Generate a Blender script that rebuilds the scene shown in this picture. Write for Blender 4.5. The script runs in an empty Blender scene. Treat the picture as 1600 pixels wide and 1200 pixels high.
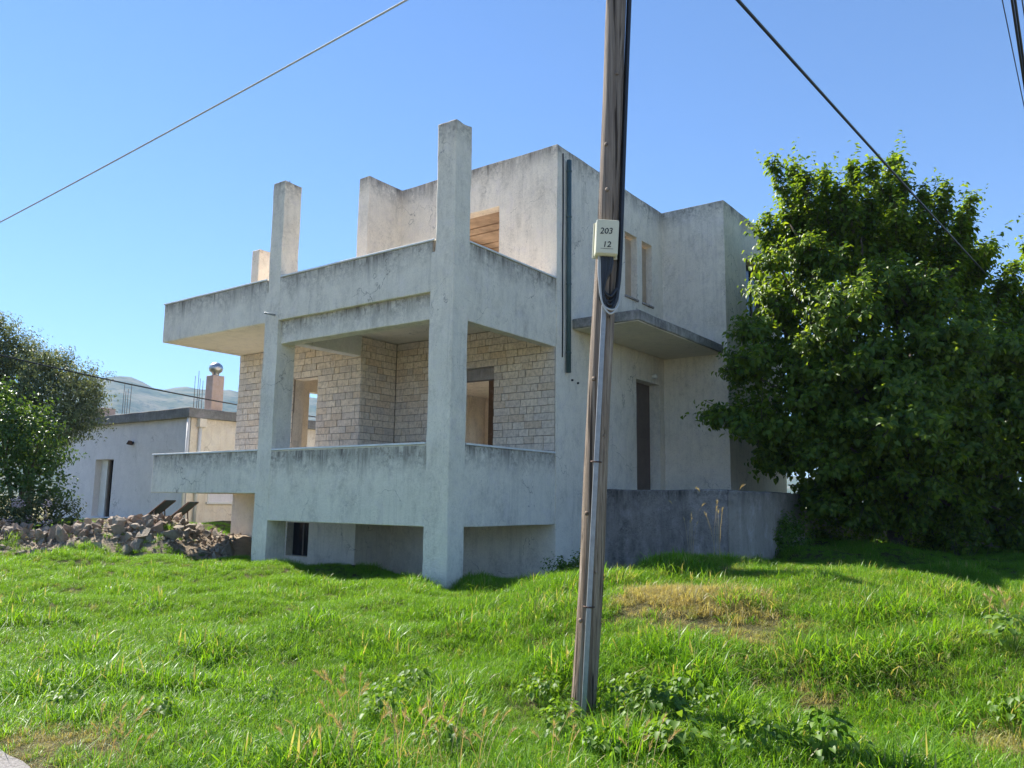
import bpy, bmesh, math, random
import numpy as np
from mathutils import Vector, Matrix, noise as mnoise

random.seed(7)
rng = np.random.default_rng(11)
scene = bpy.context.scene
COL = scene.collection

# ------------------------------------------------------------------ camera
CAM = Vector((7.804, -9.032, 1.6))
YAW, PITCH, ROLL, FPX = math.radians(36.386), math.radians(8.289), math.radians(0.747), 1250.66
fwd = Vector((-math.sin(YAW) * math.cos(PITCH), math.cos(YAW) * math.cos(PITCH), math.sin(PITCH)))
rt0 = Vector((math.cos(YAW), math.sin(YAW), 0)); up0 = rt0.cross(fwd)
rt = rt0 * math.cos(ROLL) + up0 * math.sin(ROLL); up = rt.cross(fwd)
cd = bpy.data.cameras.new('camera'); cam = bpy.data.objects.new('camera', cd); COL.objects.link(cam)
cd.sensor_width = 36; cd.lens = FPX / 1600 * 36; cd.clip_start = 0.05; cd.clip_end = 12000
cam.matrix_world = Matrix(((rt.x, up.x, -fwd.x, CAM.x), (rt.y, up.y, -fwd.y, CAM.y), (rt.z, up.z, -fwd.z, CAM.z), (0, 0, 0, 1)))
scene.camera = cam

def un(px, py, z=None, d=None):
    """point in the place seen at a photograph pixel, at height z or depth d (used to measure the site)"""
    r = rt * ((px - 800) / FPX) - up * ((py - 600) / FPX) + fwd
    t = (z - CAM.z) / r.z if z is not None else d
    return CAM + r * t

# ------------------------------------------------------------------ sky, sun, exposure
SUN_EL, SUN_A = math.radians(48.5), math.radians(4.0)
sdir = Vector((-math.cos(SUN_A) * math.cos(SUN_EL), math.sin(SUN_A) * math.cos(SUN_EL), math.sin(SUN_EL)))
world = bpy.data.worlds.new('World'); scene.world = world; world.use_nodes = True
wn = world.node_tree.nodes; wl = world.node_tree.links
bg = wn['Background']
sky = wn.new('ShaderNodeTexSky'); sky.sky_type = 'NISHITA'; sky.sun_disc = False
sky.sun_elevation = SUN_EL
sky.sun_rotation = math.atan2(sdir.x, sdir.y)
sky.altitude = 0; sky.air_density = 1.0; sky.dust_density = 0.0; sky.ozone_density = 10.0
wl.new(sky.outputs['Color'], bg.inputs['Color']); bg.inputs['Strength'].default_value = 0.066
sl = bpy.data.lights.new('sun', 'SUN'); sl.energy = 5.0; sl.angle = math.radians(0.53); sl.color = (1.0, 0.95, 0.87)
so = bpy.data.objects.new('sun', sl); COL.objects.link(so)
so.rotation_euler = sdir.to_track_quat('Z', 'Y').to_euler(); so.location = (-20, 0, 25)
scene.view_settings.view_transform = 'Standard'; scene.view_settings.look = 'None'
scene.view_settings.exposure = 1.5; scene.view_settings.gamma = 1
scene.view_settings.use_curve_mapping = False
scene.cycles.max_bounces = 8; scene.cycles.diffuse_bounces = 5; scene.cycles.transparent_max_bounces = 8
scene.cycles.volume_bounces = 1

# ------------------------------------------------------------------ helpers
def tag(o, label=None, cat=None, group=None, kind=None):
    if label: o['label'] = label
    if cat: o['category'] = cat
    if group: o['group'] = group
    if kind: o['kind'] = kind
    return o

def link(o, parent=None):
    COL.objects.link(o)
    if parent is not None:
        o.parent = parent
        o.matrix_parent_inverse = Matrix.Translation(-Vector(parent.location)) if parent.type == 'EMPTY' else parent.matrix_world.inverted()
    return o

def empty(name, loc):
    o = bpy.data.objects.new(name, None); o.location = loc; o.empty_display_size = 0.2
    COL.objects.link(o); return o

def mesh_obj(name, verts, faces, mat, parent=None, smooth=False):
    me = bpy.data.meshes.new(name); me.from_pydata([tuple(v) for v in verts], [], faces); me.update()
    if smooth: me.polygons.foreach_set('use_smooth', [True] * len(me.polygons))
    me.materials.append(mat)
    return link(bpy.data.objects.new(name, me), parent)

def np_mesh(name, V, tris, mat, smooth=False, attrs=None):
    """a triangle mesh from arrays"""
    me = bpy.data.meshes.new(name)
    n, m = len(V), len(tris)
    me.vertices.add(n); me.vertices.foreach_set('co', np.asarray(V, np.float32).ravel())
    me.loops.add(m * 3); me.loops.foreach_set('vertex_index', np.asarray(tris, np.int32).ravel())
    me.polygons.add(m); me.polygons.foreach_set('loop_start', np.arange(0, m * 3, 3, dtype=np.int32))
    me.polygons.foreach_set('loop_total', np.full(m, 3, np.int32))
    if attrs:
        for k, a in attrs.items():
            at = me.attributes.new(k, 'FLOAT', 'POINT'); at.data.foreach_set('value', np.asarray(a, np.float32))
    me.update(calc_edges=True)
    if smooth: me.polygons.foreach_set('use_smooth', np.ones(m, bool))
    if mat: me.materials.append(mat)
    return me

def solid(name, adds, subs, mat, parent=None, bev=0.012, step=0.3, wob=0.004, props=None):
    """union of boxes minus boxes as one skin; the skin is slightly uneven and its edges worn round"""
    ax = []
    for a in range(3):
        c = sorted({round(v, 4) for b in adds + subs for v in (b[2 * a], b[2 * a + 1])})
        o = []
        for p, q in zip(c[:-1], c[1:]):
            k = max(1, int(math.ceil((q - p) / step)))
            o += [p + (q - p) * i / k for i in range(k)]
        ax.append(o + [c[-1]])
    mid = [np.array([(p + q) / 2 for p, q in zip(a[:-1], a[1:])]) for a in ax]
    def mask(b):
        return ((mid[0] > b[0]) & (mid[0] < b[1]))[:, None, None] & ((mid[1] > b[2]) & (mid[1] < b[3]))[None, :, None] & ((mid[2] > b[4]) & (mid[2] < b[5]))[None, None, :]
    G = np.zeros([len(m) for m in mid], bool)
    for b in adds: G |= mask(b)
    for b in subs: G &= ~mask(b)
    P = np.pad(G, 1)
    vid = {}; verts = []; faces = []
    def v(i, j, k):
        key = (i, j, k)
        if key not in vid:
            vid[key] = len(verts); p = Vector((ax[0][i], ax[1][j], ax[2][k]))
            if wob: p = p + mnoise.noise_vector(p * 1.3) * wob + mnoise.noise_vector(p * 4.7) * wob * .45
            verts.append(p)
        return vid[key]
    for a in range(3):
        d = np.diff(P.astype(np.int8), axis=a)
        for idx in np.argwhere(d != 0):
            s = d[tuple(idx)]
            i, j, k = idx
            if a == 0: q = [(i, j - 1, k - 1), (i, j, k - 1), (i, j, k), (i, j - 1, k)]
            elif a == 1: q = [(i - 1, j, k - 1), (i - 1, j, k), (i, j, k), (i, j, k - 1)]
            else: q = [(i - 1, j - 1, k), (i, j - 1, k), (i, j, k), (i - 1, j, k)]
            f = [v(*t) for t in q]
            faces.append(f[::-1] if s > 0 else f)
    o = mesh_obj(name, verts, faces, mat, parent)
    if bev:
        m = o.modifiers.new('worn_edge', 'BEVEL'); m.width = bev; m.segments = 2; m.limit_method = 'ANGLE'; m.angle_limit = math.radians(40)
    if props:
        for k_, v_ in props.items(): o[k_] = v_
    return o

def box(name, b, mat, parent=None, bev=0.006, **kw):
    return solid(name, [b], [], mat, parent, bev=bev, step=kw.pop('step', 9), wob=kw.pop('wob', 0), **kw)

def tube(name, pts, rad, mat, parent=None, seg=8, closed_ends=True, smooth=True):
    pts = [Vector(p) for p in pts]; rads = rad if isinstance(rad, (list, tuple)) else [rad] * len(pts)
    V, F = [], []; prev = None
    for i, p in enumerate(pts):
        t = (pts[min(i + 1, len(pts) - 1)] - pts[max(i - 1, 0)]).normalized()
        n = t.orthogonal().normalized() if prev is None else (prev - t * prev.dot(t)).normalized()
        prev = n; b = t.cross(n)
        for k in range(seg):
            a = 2 * math.pi * k / seg
            V.append(p + (n * math.cos(a) + b * math.sin(a)) * rads[i])
    for i in range(len(pts) - 1):
        for k in range(seg):
            F.append([i * seg + k, i * seg + (k + 1) % seg, (i + 1) * seg + (k + 1) % seg, (i + 1) * seg + k])
    if closed_ends:
        F.append(list(range(seg))[::-1]); F.append([(len(pts) - 1) * seg + k for k in range(seg)])
    if name is None: return V, F
    return mesh_obj(name, V, F, mat, parent, smooth)

def join_parts(pieces):
    V, F = [], []
    for v, f in pieces:
        o = len(V); V += list(v); F += [[i + o for i in q] for q in f]
    return V, F

# ------------------------------------------------------------------ materials
def mat_new(name):
    m = bpy.data.materials.new(name); m.use_nodes = True
    nt = m.node_tree; b = nt.nodes['Principled BSDF']
    return m, nt, b

class NB:
    """small node builder"""
    def __init__(s, nt): s.nt = nt; s.n = nt.nodes; s.l = nt.links
    def pos(s): return s.n.new('ShaderNodeNewGeometry').outputs['Position']
    def obj(s): return s.n.new('ShaderNodeTexCoord').outputs['Object']
    def mapv(s, vec, scale):
        m = s.n.new('ShaderNodeMapping'); m.inputs['Scale'].default_value = scale; s.l.new(vec, m.inputs['Vector']); return m.outputs['Vector']
    def noise(s, vec, scale, detail=4, rough=0.55, dist=0.0):
        t = s.n.new('ShaderNodeTexNoise'); t.inputs['Scale'].default_value = scale; t.inputs['Detail'].default_value = detail
        t.inputs['Roughness'].default_value = rough; t.inputs['Distortion'].default_value = dist; s.l.new(vec, t.inputs['Vector']); return t.outputs['Fac']
    def ramp(s, fac, stops):
        r = s.n.new('ShaderNodeValToRGB'); e = r.color_ramp.elements
        while len(e) < len(stops): e.new(0.5)
        for el, (p, c) in zip(e, stops):
            el.position = p; el.color = (*c, 1) if len(c) == 3 else c
        s.l.new(fac, r.inputs['Fac']); return r.outputs['Color']
    def mr(s, v, a, b, c=0.0, d=1.0):
        m = s.n.new('ShaderNodeMapRange'); s.l.new(v, m.inputs['Value'])
        for k, x in zip(('From Min', 'From Max', 'To Min', 'To Max'), (a, b, c, d)): m.inputs[k].default_value = x
        return m.outputs['Result']
    def math(s, op, a, b=None):
        m = s.n.new('ShaderNodeMath'); m.operation = op
        for i, x in enumerate((a, b)):
            if x is None: continue
            if isinstance(x, (int, float)): m.inputs[i].default_value = x
            else: s.l.new(x, m.inputs[i])
        return m.outputs[0]
    def mix(s, fac, a, b, mode='MIX'):
        m = s.n.new('ShaderNodeMix'); m.data_type = 'RGBA'; m.blend_type = mode
        for key, x in ((0, fac), (6, a), (7, b)):
            if isinstance(x, (int, float)): m.inputs[key].default_value = x
            elif isinstance(x, tuple): m.inputs[key].default_value = (*x, 1)
            else: s.l.new(x, m.inputs[key])
        return m.outputs[2]
    def bump(s, h, strength, dist, bsdf):
        b = s.n.new('ShaderNodeBump'); b.inputs['Strength'].default_value = strength; b.inputs['Distance'].default_value = dist
        s.l.new(h, b.inputs['Height']); s.l.new(b.outputs['Normal'], bsdf.inputs['Normal'])
    def sep(s, vec):
        x = s.n.new('ShaderNodeSeparateXYZ'); s.l.new(vec, x.inputs[0]); return x.outputs
    def attr(s, name, typ='OBJECT'):
        a = s.n.new('ShaderNodeAttribute'); a.attribute_name = name; a.attribute_type = typ; return a.outputs['Fac']

def plaster(name, c1, c2, dirt=(0.13, 0.12, 0.11), streak=0.75, blotch=0.5, rough_bump=0.5, low_dirt=0.0):
    m, nt, b = mat_new(name); q = NB(nt); p = q.pos()
    big = q.noise(p, 0.9, 6, 0.62, 0.4); mid = q.noise(p, 5, 5, 0.6); fine = q.noise(p, 55, 4, 0.65)
    col = q.mix(q.mr(big, .36, .66), c1, c2)
    col = q.mix(q.math('MULTIPLY', q.mr(mid, .45, .75), 0.5), col, tuple(x * 0.78 for x in c1))
    # grime in patches
    bl = q.math('MULTIPLY', q.mr(q.noise(q.mapv(p, (1.3, 1.3, .55)), 1.9, 10, 0.8, .5), .48, .68), q.mr(q.noise(p, 16, 7, .8), .36, .58))
    col = q.mix(q.math('MULTIPLY', bl, blotch), col, dirt)
    col = q.mix(q.math('MULTIPLY', q.mr(q.noise(q.mapv(p, (1, 1, .8)), 30, 8, .85), .42, .62), .24), col, tuple(x * .5 for x in c1))
    col = q.mix(q.math('MULTIPLY', q.mr(q.noise(p, 3.1, 7, .75), .52, .64), .22), col, (.66, .58, .62))
    sp = q.math('MULTIPLY', q.mr(q.noise(p, 38, 6, .8), .54, .66), q.mr(q.noise(p, 2.3, 6, .7), .45, .6))
    col = q.mix(q.math('MULTIPLY', sp, blotch), col, tuple(x * .8 for x in dirt))
    # lichen band and run-off below a top edge (height given on each part as stain_top)
    z = q.sep(p)[2]; below = q.math('SUBTRACT', q.attr('stain_top'), z)
    st = q.math('ADD', q.math('MULTIPLY', q.noise(q.mapv(p, (3.3, 3.3, .3)), 1.0, 8, 0.75, 0.5), .6), q.math('MULTIPLY', q.noise(q.mapv(p, (12, 12, .9)), 1.0, 6, .75, .3), .4))
    length = q.mr(q.noise(q.mapv(p, (1.3, 1.3, 0)), 1.0, 5, .7), .38, .66, .03, .62)
    fall = q.math('SUBTRACT', 1.0, q.math('DIVIDE', below, length))
    k = q.math('MULTIPLY', q.mr(fall, 0, .8), q.mr(st, .40, .60))
    band = q.math('MULTIPLY', q.mr(q.math('SUBTRACT', below, q.math('MULTIPLY', q.noise(p, 3.0, 7, .75), .5)), -.22, .18, 1, 0), q.mr(q.noise(p, 9, 7, .8), .40, .6))
    k = q.math('MAXIMUM', k, q.math('MULTIPLY', band, .85))
    k = q.math('MULTIPLY', k, q.math('GREATER_THAN', below, -0.05))
    k = q.math('MULTIPLY', k, q.math('LESS_THAN', below, 2.0))
    col = q.mix(q.math('MULTIPLY', k, streak), col, tuple(x * .6 for x in dirt))
    # faint run-off further down
    st2 = q.math('MULTIPLY', q.mr(q.noise(q.mapv(p, (11, 11, .5)), 1.0, 6, .75), .5, .72), q.mr(big, .4, .6))
    col = q.mix(q.math('MULTIPLY', st2, blotch * .55), col, dirt)
    # hairline cracks
    vo = nt.nodes.new('ShaderNodeTexVoronoi'); vo.feature = 'DISTANCE_TO_EDGE'; vo.inputs['Scale'].default_value = .75
    wv = nt.nodes.new('ShaderNodeVectorMath'); wv.operation = 'ADD'; wn3 = nt.nodes.new('ShaderNodeTexNoise'); wn3.inputs['Scale'].default_value = 2.2; wn3.inputs['Detail'].default_value = 6
    nt.links.new(p, wn3.inputs['Vector']); nt.links.new(p, wv.inputs[0]); nt.links.new(wn3.outputs['Color'], wv.inputs[1]); nt.links.new(wv.outputs[0], vo.inputs['Vector'])
    cr = q.math('MULTIPLY', q.mr(vo.outputs['Distance'], .0, .007, 1, 0), q.mr(q.noise(p, .8, 3), .5, .6))
    col = q.mix(q.math('MULTIPLY', cr, .7), col, tuple(x * .5 for x in dirt))
    if low_dirt:
        lo = q.math('MULTIPLY', q.mr(z, .5, 1.9, 1, 0), q.mr(q.noise(q.mapv(p, (3, 3, 1)), 1.2, 6, .7), .35, .6))
        col = q.mix(q.math('MULTIPLY', lo, low_dirt), col, tuple(x * .7 for x in dirt))
    nt.links.new(col, b.inputs['Base Color']); b.inputs['Roughness'].default_value = 0.93
    b.inputs['Specular IOR Level'].default_value = 0.2
    h = q.math('ADD', q.math('MULTIPLY', fine, .35), q.math('ADD', q.math('MULTIPLY', q.noise(p, 13, 5, .6), .5), q.math('MULTIPLY', big, 1.0)))
    q.bump(h, rough_bump, 0.03, b)
    return m

def simple(name, col, rough=0.6, metal=0.0, var=0.25, scale=8, bump=0.15, dist=0.01):
    m, nt, b = mat_new(name); q = NB(nt); p = q.pos()
    n = q.noise(p, scale, 6, .65)
    c = q.mix(q.mr(n, .3, .7), tuple(x * (1 - var) for x in col), tuple(min(1, x * (1 + var)) for x in col))
    nt.links.new(c, b.inputs['Base Color']); b.inputs['Roughness'].default_value = rough; b.inputs['Metallic'].default_value = metal
    if bump: q.bump(q.noise(p, scale * 6, 4), bump, dist, b)
    return m

def leaf_mat(name, c_dark, c_light, trans=0.45, rough=0.45, dry=None, spec=0.4, tr=(1.5, 1.35, 0.55)):
    m, nt, b = mat_new(name); q = NB(nt)
    v = q.attr('tint', 'GEOMETRY'); c = q.mix(v, c_dark, c_light)
    if dry:
        c = q.mix(q.math('MAXIMUM', q.attr('dry', 'INSTANCER'), q.attr('straw', 'GEOMETRY')), c, q.mix(v, dry[0], dry[1]))
    nt.links.new(c, b.inputs['Base Color']); b.inputs['Roughness'].default_value = rough; b.inputs['Specular IOR Level'].default_value = spec
    t = nt.nodes.new('ShaderNodeBsdfTranslucent'); g = nt.nodes.new('ShaderNodeMixShader'); g.inputs[0].default_value = trans
    tc = q.mix(1.0, c, tr, 'MULTIPLY'); nt.links.new(tc, t.inputs['Color'])
    nt.links.new(b.outputs[0], g.inputs[1]); nt.links.new(t.outputs[0], g.inputs[2])
    nt.links.new(g.outputs[0], nt.nodes['Material Output'].inputs['Surface'])
    return m

M = {}
M['plaster'] = plaster('house_plaster', (0.88, 0.79, 0.66), (0.82, 0.74, 0.63), dirt=(.21, .185, .16), streak=.9, blotch=.55)
M['frame'] = plaster('frame_concrete', (0.87, 0.785, 0.65), (0.79, 0.72, 0.61), dirt=(.21, .18, .155), streak=.95, blotch=.52, rough_bump=.6)
M['soffit'] = plaster('soffit_plaster', (0.82, 0.73, 0.60), (0.76, 0.68, 0.57), streak=0, blotch=.2, rough_bump=.25)
M['porch'] = plaster('porch_plaster', (0.80, 0.76, 0.69), (0.72, 0.69, 0.64), streak=.2, blotch=.25, rough_bump=.3, low_dirt=.5)
M['old'] = plaster('terrace_concrete', (0.46, 0.41, 0.37), (0.25, 0.225, 0.215), dirt=(.055, .052, .052), streak=.9, blotch=.9, rough_bump=.8, low_dirt=.6)
M['inner_dim'] = plaster('interior_plaster_dim', (0.20, 0.145, 0.11), (0.16, 0.115, 0.09), streak=0, blotch=.2, rough_bump=.3)  # darker copy of the interior plaster; room shade put into the colour
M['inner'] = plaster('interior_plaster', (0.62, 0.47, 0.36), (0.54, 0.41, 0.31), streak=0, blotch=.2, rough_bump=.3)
M['marble'] = simple('coping_marble', (0.72, 0.71, 0.69), .5, var=.15, scale=3)
M['mortar'] = simple('cladding_mortar', (0.30, 0.25, 0.21), .95, scale=14)
M['neigh'] = plaster('neighbour_limewash', (0.82, 0.77, 0.76), (0.74, 0.70, 0.70), streak=.15, blotch=.15, rough_bump=.15)
M['cream'] = plaster('neighbour_cream', (0.88, 0.79, 0.65), (0.84, 0.73, 0.58), dirt=(.45, .28, .15), streak=.4, blotch=.4, rough_bump=.2)
M['cornice'] = plaster('cornice_concrete', (0.30, 0.29, 0.27), (0.20, 0.20, 0.19), streak=.6, blotch=.9)
M['terrace_lit'] = plaster('terrace_concrete_lit_side', (0.42, 0.37, 0.315), (0.29, 0.26, 0.225), dirt=(.10, .09, .085), streak=.8, blotch=.6, rough_bump=.7)  # terrace concrete lightened and warmed for its brighter right-facing side
M['fascia'] = plaster('canopy_concrete', (0.52, 0.49, 0.44), (0.30, 0.28, 0.26), dirt=(.09, .085, .08), streak=.7, blotch=.95, rough_bump=.9)
M['chim'] = plaster('chimney_render', (0.62, 0.45, 0.36), (0.52, 0.38, 0.31), streak=.2, blotch=.3)
M['rust'] = simple('rusty_rebar', (0.10, 0.06, 0.045), .85, .3)
M['black'] = simple('black_cable_sheath', (0.015, 0.016, 0.02), .45, var=.3, bump=0)
M['grey_cable'] = simple('grey_cable_sheath', (0.42, 0.43, 0.42), .5, var=.1, bump=0)
M['galv'] = simple('galvanised_steel', (0.30, 0.31, 0.32), .5, .6, var=.15, scale=20)
M['pipe'] = simple('green_grey_pipe', (0.055, 0.095, 0.10), .55, var=.2, scale=5)
M['box'] = simple('cream_box_plastic', (0.60, 0.58, 0.43), .5, var=.06, scale=6, bump=.05)
M['ink'] = simple('marker_ink', (0.012, 0.012, 0.016), .6, var=0, bump=0)
M['dark'] = simple('dark_glass', (0.012, 0.014, 0.02), .15, var=0, bump=0)
M['door'] = simple('brown_door_board', (0.17, 0.125, 0.10), .7, var=.15, scale=4)
M['wood'] = simple('formwork_wood', (0.40, 0.30, 0.21), .85, var=.3, scale=3)
M['tan'] = simple('lit_room_tan', (0.46, 0.34, 0.235), .85, var=.18, scale=3)  # tan of the sunlit room wall, put into the panel colour
M['steel'] = simple('polished_steel', (0.45, 0.45, 0.45), .38, 1.0, var=.05, bump=0)
M['sling'] = simple('dark_sling_fabric', (0.035, 0.04, 0.05), .8, var=.2, scale=30)
M['white'] = simple('white_paint', (0.72, 0.70, 0.66), .6, var=.08)
M['earth'] = simple('dry_earth', (0.25, 0.19, 0.125), .95, var=.45, scale=3, bump=.6, dist=.04)

def brick_mat():
    m, nt, b = mat_new('pale_split_brick'); q = NB(nt); p = q.pos()
    r = nt.nodes.new('ShaderNodeObjectInfo').outputs['Random']
    c = q.ramp(r, [(0, (.70, .55, .40)), (.3, (.80, .67, .52)), (.55, (.72, .61, .50)), (.8, (.86, .73, .57)), (1, (.60, .52, .45))])
    c = q.mix(q.math('MULTIPLY', q.mr(q.noise(p, 16, 6, .7), .45, .7), .55), c, (.26, .20, .16))
    comb = q.noise(q.mapv(p, (60, 60, 5)), 1.0, 3, .6)
    c = q.mix(q.math('MULTIPLY', q.mr(comb, .5, .7), .3), c, (.2, .16, .13))
    nt.links.new(c, b.inputs['Base Color']); b.inputs['Roughness'].default_value = .95
    q.bump(q.math('ADD', comb, q.noise(p, 30, 5)), .7, .012, b); return m
M['brick'] = brick_mat()

def pole_mat():
    m, nt, b = mat_new('weathered_pole_wood'); q = NB(nt); p = q.obj()
    g = q.noise(q.mapv(p, (30, 30, .7)), 1.0, 8, .7, .6); g2 = q.noise(q.mapv(p, (95, 95, 1.6)), 1.0, 5, .7)
    c = q.ramp(g, [(.28, (.075, .048, .031)), (.42, (.20, .142, .10)), (.55, (.31, .24, .175)), (.7, (.42, .345, .27))])
    c = q.mix(q.math('MULTIPLY', q.mr(g2, .5, .68), .7), c, (.035, .022, .015))
    c = q.mix(q.math('MULTIPLY', q.mr(q.sep(p)[2], 1.0, 4.5), .55), c, q.mix(q.mr(g, .3, .7), (.10, .088, .08), (.27, .24, .215)))
    crack = q.mr(q.noise(q.mapv(p, (26, 26, .28)), 1.0, 3, .5, .3), .60, .635)
    c = q.mix(q.math('MULTIPLY', crack, .85), c, (.018, .012, .009))
    nt.links.new(c, b.inputs['Base Color']); b.inputs['Roughness'].default_value = .85; b.inputs['Specular IOR Level'].default_value = .25
    q.bump(q.math('SUBTRACT', q.math('ADD', g, q.math('MULTIPLY', g2, .8)), q.math('MULTIPLY', crack, 1.2)), .9, .014, b); return m
M['pole'] = pole_mat()

def stone_mat():
    m, nt, b = mat_new('rubble_stone'); q = NB(nt); p = q.pos()
    r = nt.nodes.new('ShaderNodeObjectInfo').outputs['Random']
    c = q.ramp(r, [(0, (.25, .21, .16)), (.3, (.33, .275, .215)), (.5, (.27, .175, .12)), (.7, (.38, .32, .25)), (1, (.19, .165, .135))])
    c = q.mix(q.mr(q.noise(p, 9, 7, .7), .42, .75), c, (.20, .155, .115))
    nt.links.new(c, b.inputs['Base Color']); b.inputs['Roughness'].default_value = .95
    q.bump(q.noise(p, 14, 7, .7), .8, .04, b); return m
M['stone'] = stone_mat()

def asphalt():
    m, nt, b = mat_new('worn_asphalt'); q = NB(nt); p = q.pos()
    c = q.ramp(q.noise(p, 60, 6, .8), [(.36, (.07, .065, .06)), (.5, (.21, .195, .185)), (.66, (.36, .335, .32))])
    c = q.mix(q.math('MULTIPLY', q.mr(q.noise(p, 2, 5), .4, .7), .5), c, (.24, .215, .19))
    nt.links.new(c, b.inputs['Base Color']); b.inputs['Roughness'].default_value = .95
    q.bump(q.noise(p, 160, 3), .8, .01, b); return m
M['asphalt'] = asphalt()
M['chips'] = simple('stone_chips', (.30, .235, .17), .95, var=.5, scale=12)

def ground_mat():
    m, nt, b = mat_new('soil_and_litter'); q = NB(nt); p = q.pos()
    c = q.mix(q.mr(q.noise(p, 1.3, 6, .65), .35, .65), (.045, .06, .018), (.10, .085, .045))
    c = q.mix(q.math('MULTIPLY', q.mr(q.noise(p, 40, 4, .7), .45, .65), .6), c, (.05, .04, .022))
    # open country further off is dry olive ground
    d = nt.nodes.new('ShaderNodeVectorMath'); d.operation = 'LENGTH'; nt.links.new(p, d.inputs[0])
    far = q.mix(q.mr(q.noise(p, .05, 6, .6), .4, .6), (.30, .26, .14), (.16, .17, .075))
    c = q.mix(q.mr(d.outputs['Value'], 22, 40), c, far)
    nt.links.new(c, b.inputs['Base Color']); b.inputs['Roughness'].default_value = 1; b.inputs['Specular IOR Level'].default_value = .05
    q.bump(q.noise(p, 25, 5), .7, .05, b); return m
M['ground'] = ground_mat()

def hill_mat():
    m, nt, b = mat_new('scrub_hillside'); q = NB(nt); p = q.pos()
    c = q.mix(q.mr(q.noise(p, .012, 8, .7), .42, .6), (.07, .085, .04), (.17, .155, .10))
    c = q.mix(q.mr(q.noise(p, .05, 6, .75), .5, .62), c, (.035, .05, .025))
    nt.links.new(c, b.inputs['Base Color']); b.inputs['Roughness'].default_value = 1; b.inputs['Specular IOR Level'].default_value = 0; return m
M['hill'] = hill_mat()

M['grass'] = leaf_mat('grass_blade', (.056, .165, .008), (.180, .360, .016), .5, .42, dry=((.27, .22, .11), (.46, .39, .22)), spec=.35)
M['weed'] = leaf_mat('weed_leaf', (.06, .14, .02), (.17, .28, .035), .48, .5)
M['mulb'] = leaf_mat('broad_tree_leaf', (.045, .105, .013), (.165, .250, .028), .52, .42, spec=.4, tr=(2.1, 1.75, .6))
M['olive'] = leaf_mat('olive_leaf', (.085, .12, .06), (.21, .25, .14), .32, .5)
M['fig'] = leaf_mat('shrub_leaf', (.035, .085, .018), (.10, .17, .035), .4, .4)
M['hydr'] = leaf_mat('flowering_shrub_leaf', (.05, .085, .03), (.15, .18, .08), .35, .45)
M['petal'] = simple('faded_blossom', (.42, .34, .33), .8, var=.3, scale=20)
M['bark'] = simple('tree_bark', (.11, .085, .065), .95, var=.4, scale=12, bump=.7, dist=.03)
M['straw'] = leaf_mat('straw_stem', (.26, .19, .09), (.48, .38, .20), .3, .6)

# ------------------------------------------------------------------ ground
# measured spot heights x, y, z
SPOTS = np.array([
    (0, 0, .27), (-2, -.2, .35), (-4.5, 0, .45), (-8.2, -.6, .50), (-12, -2, .48), (-16, -4, .45), (0, 2.6, .02), (-2, 2.6, 0), (-4, 1.8, .05), (-6.5, 1.6, .15), (-2, .25, .43), (-3.4, .2, .47),
    (4.86, -4.19, .17), (6.2, -3.2, .22), (3, -5.2, .07), (0, -5.6, .05), (-4, -5.8, .06), (-8, -6.0, .06), (-14, -6.2, .06), (5.4, -5.0, .08), (6.8, -3.6, .10),
    (2, -3, .30), (-2, -3, .30), (-6, -3, .34), (-10, -3.5, .34), (4.2, -1.6, .60), (5.6, -1.2, .74), (6.8, -1.2, .64), (7.6, -.5, .35),
    (4.0, .3, .93), (3.4, .4, .86), (5.5, .6, .80), (4.8, -.6, .80), (2.2, .6, .46), (1.0, 0, .38), (7, 2, .55), (2.9, 4.0, .52), (4.5, 4, .58), (7, 6, .58), (3.2, 7.5, .85), (4.5, 9, .65), (7, 12, .62), (3, 14, .7),
    (-9, 2, .55), (-14, 4, .85), (-18, 4, .8), (-8, 12, .8), (0, 14, .8), (12, 0, .3), (14, 10, .5), (-20, -2, .5), (-11, 0, .5),
    (7.5, -5, 0), (4, -7.5, 0), (-2, -7.5, 0), (-10, -7.6, 0), (9, -2, 0), (9, -8, 0), (9.5, 3, .05), (-18, -8, 0), (16, -10, 0), (0, -14, 0),
])
def gz(x, y):
    x = np.asarray(x, float); y = np.asarray(y, float)
    d2 = (x[..., None] - SPOTS[:, 0]) ** 2 + (y[..., None] - SPOTS[:, 1]) ** 2
    w = 1 / (d2 + .55) ** 1.7
    w0 = 1e-4
    z = ((w * SPOTS[:, 2]).sum(-1) + w0 * .5) / (w.sum(-1) + w0)
    # small humps of the unmown bank
    h = .095 * np.sin(x * 2.1 + 1.3 * np.sin(y * 1.1)) * np.sin(y * 2.4 + .8 * np.sin(x * .9)) + .02 * np.sin(x * 5.3 + y * 2.2) * np.sin(y * 4.7 - x * 1.6)
    fade = np.clip((z - .04) / .2, 0, 1)
    return z + h * fade
def gz1(x, y): return float(gz(np.array([x]), np.array([y]))[0])

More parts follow.
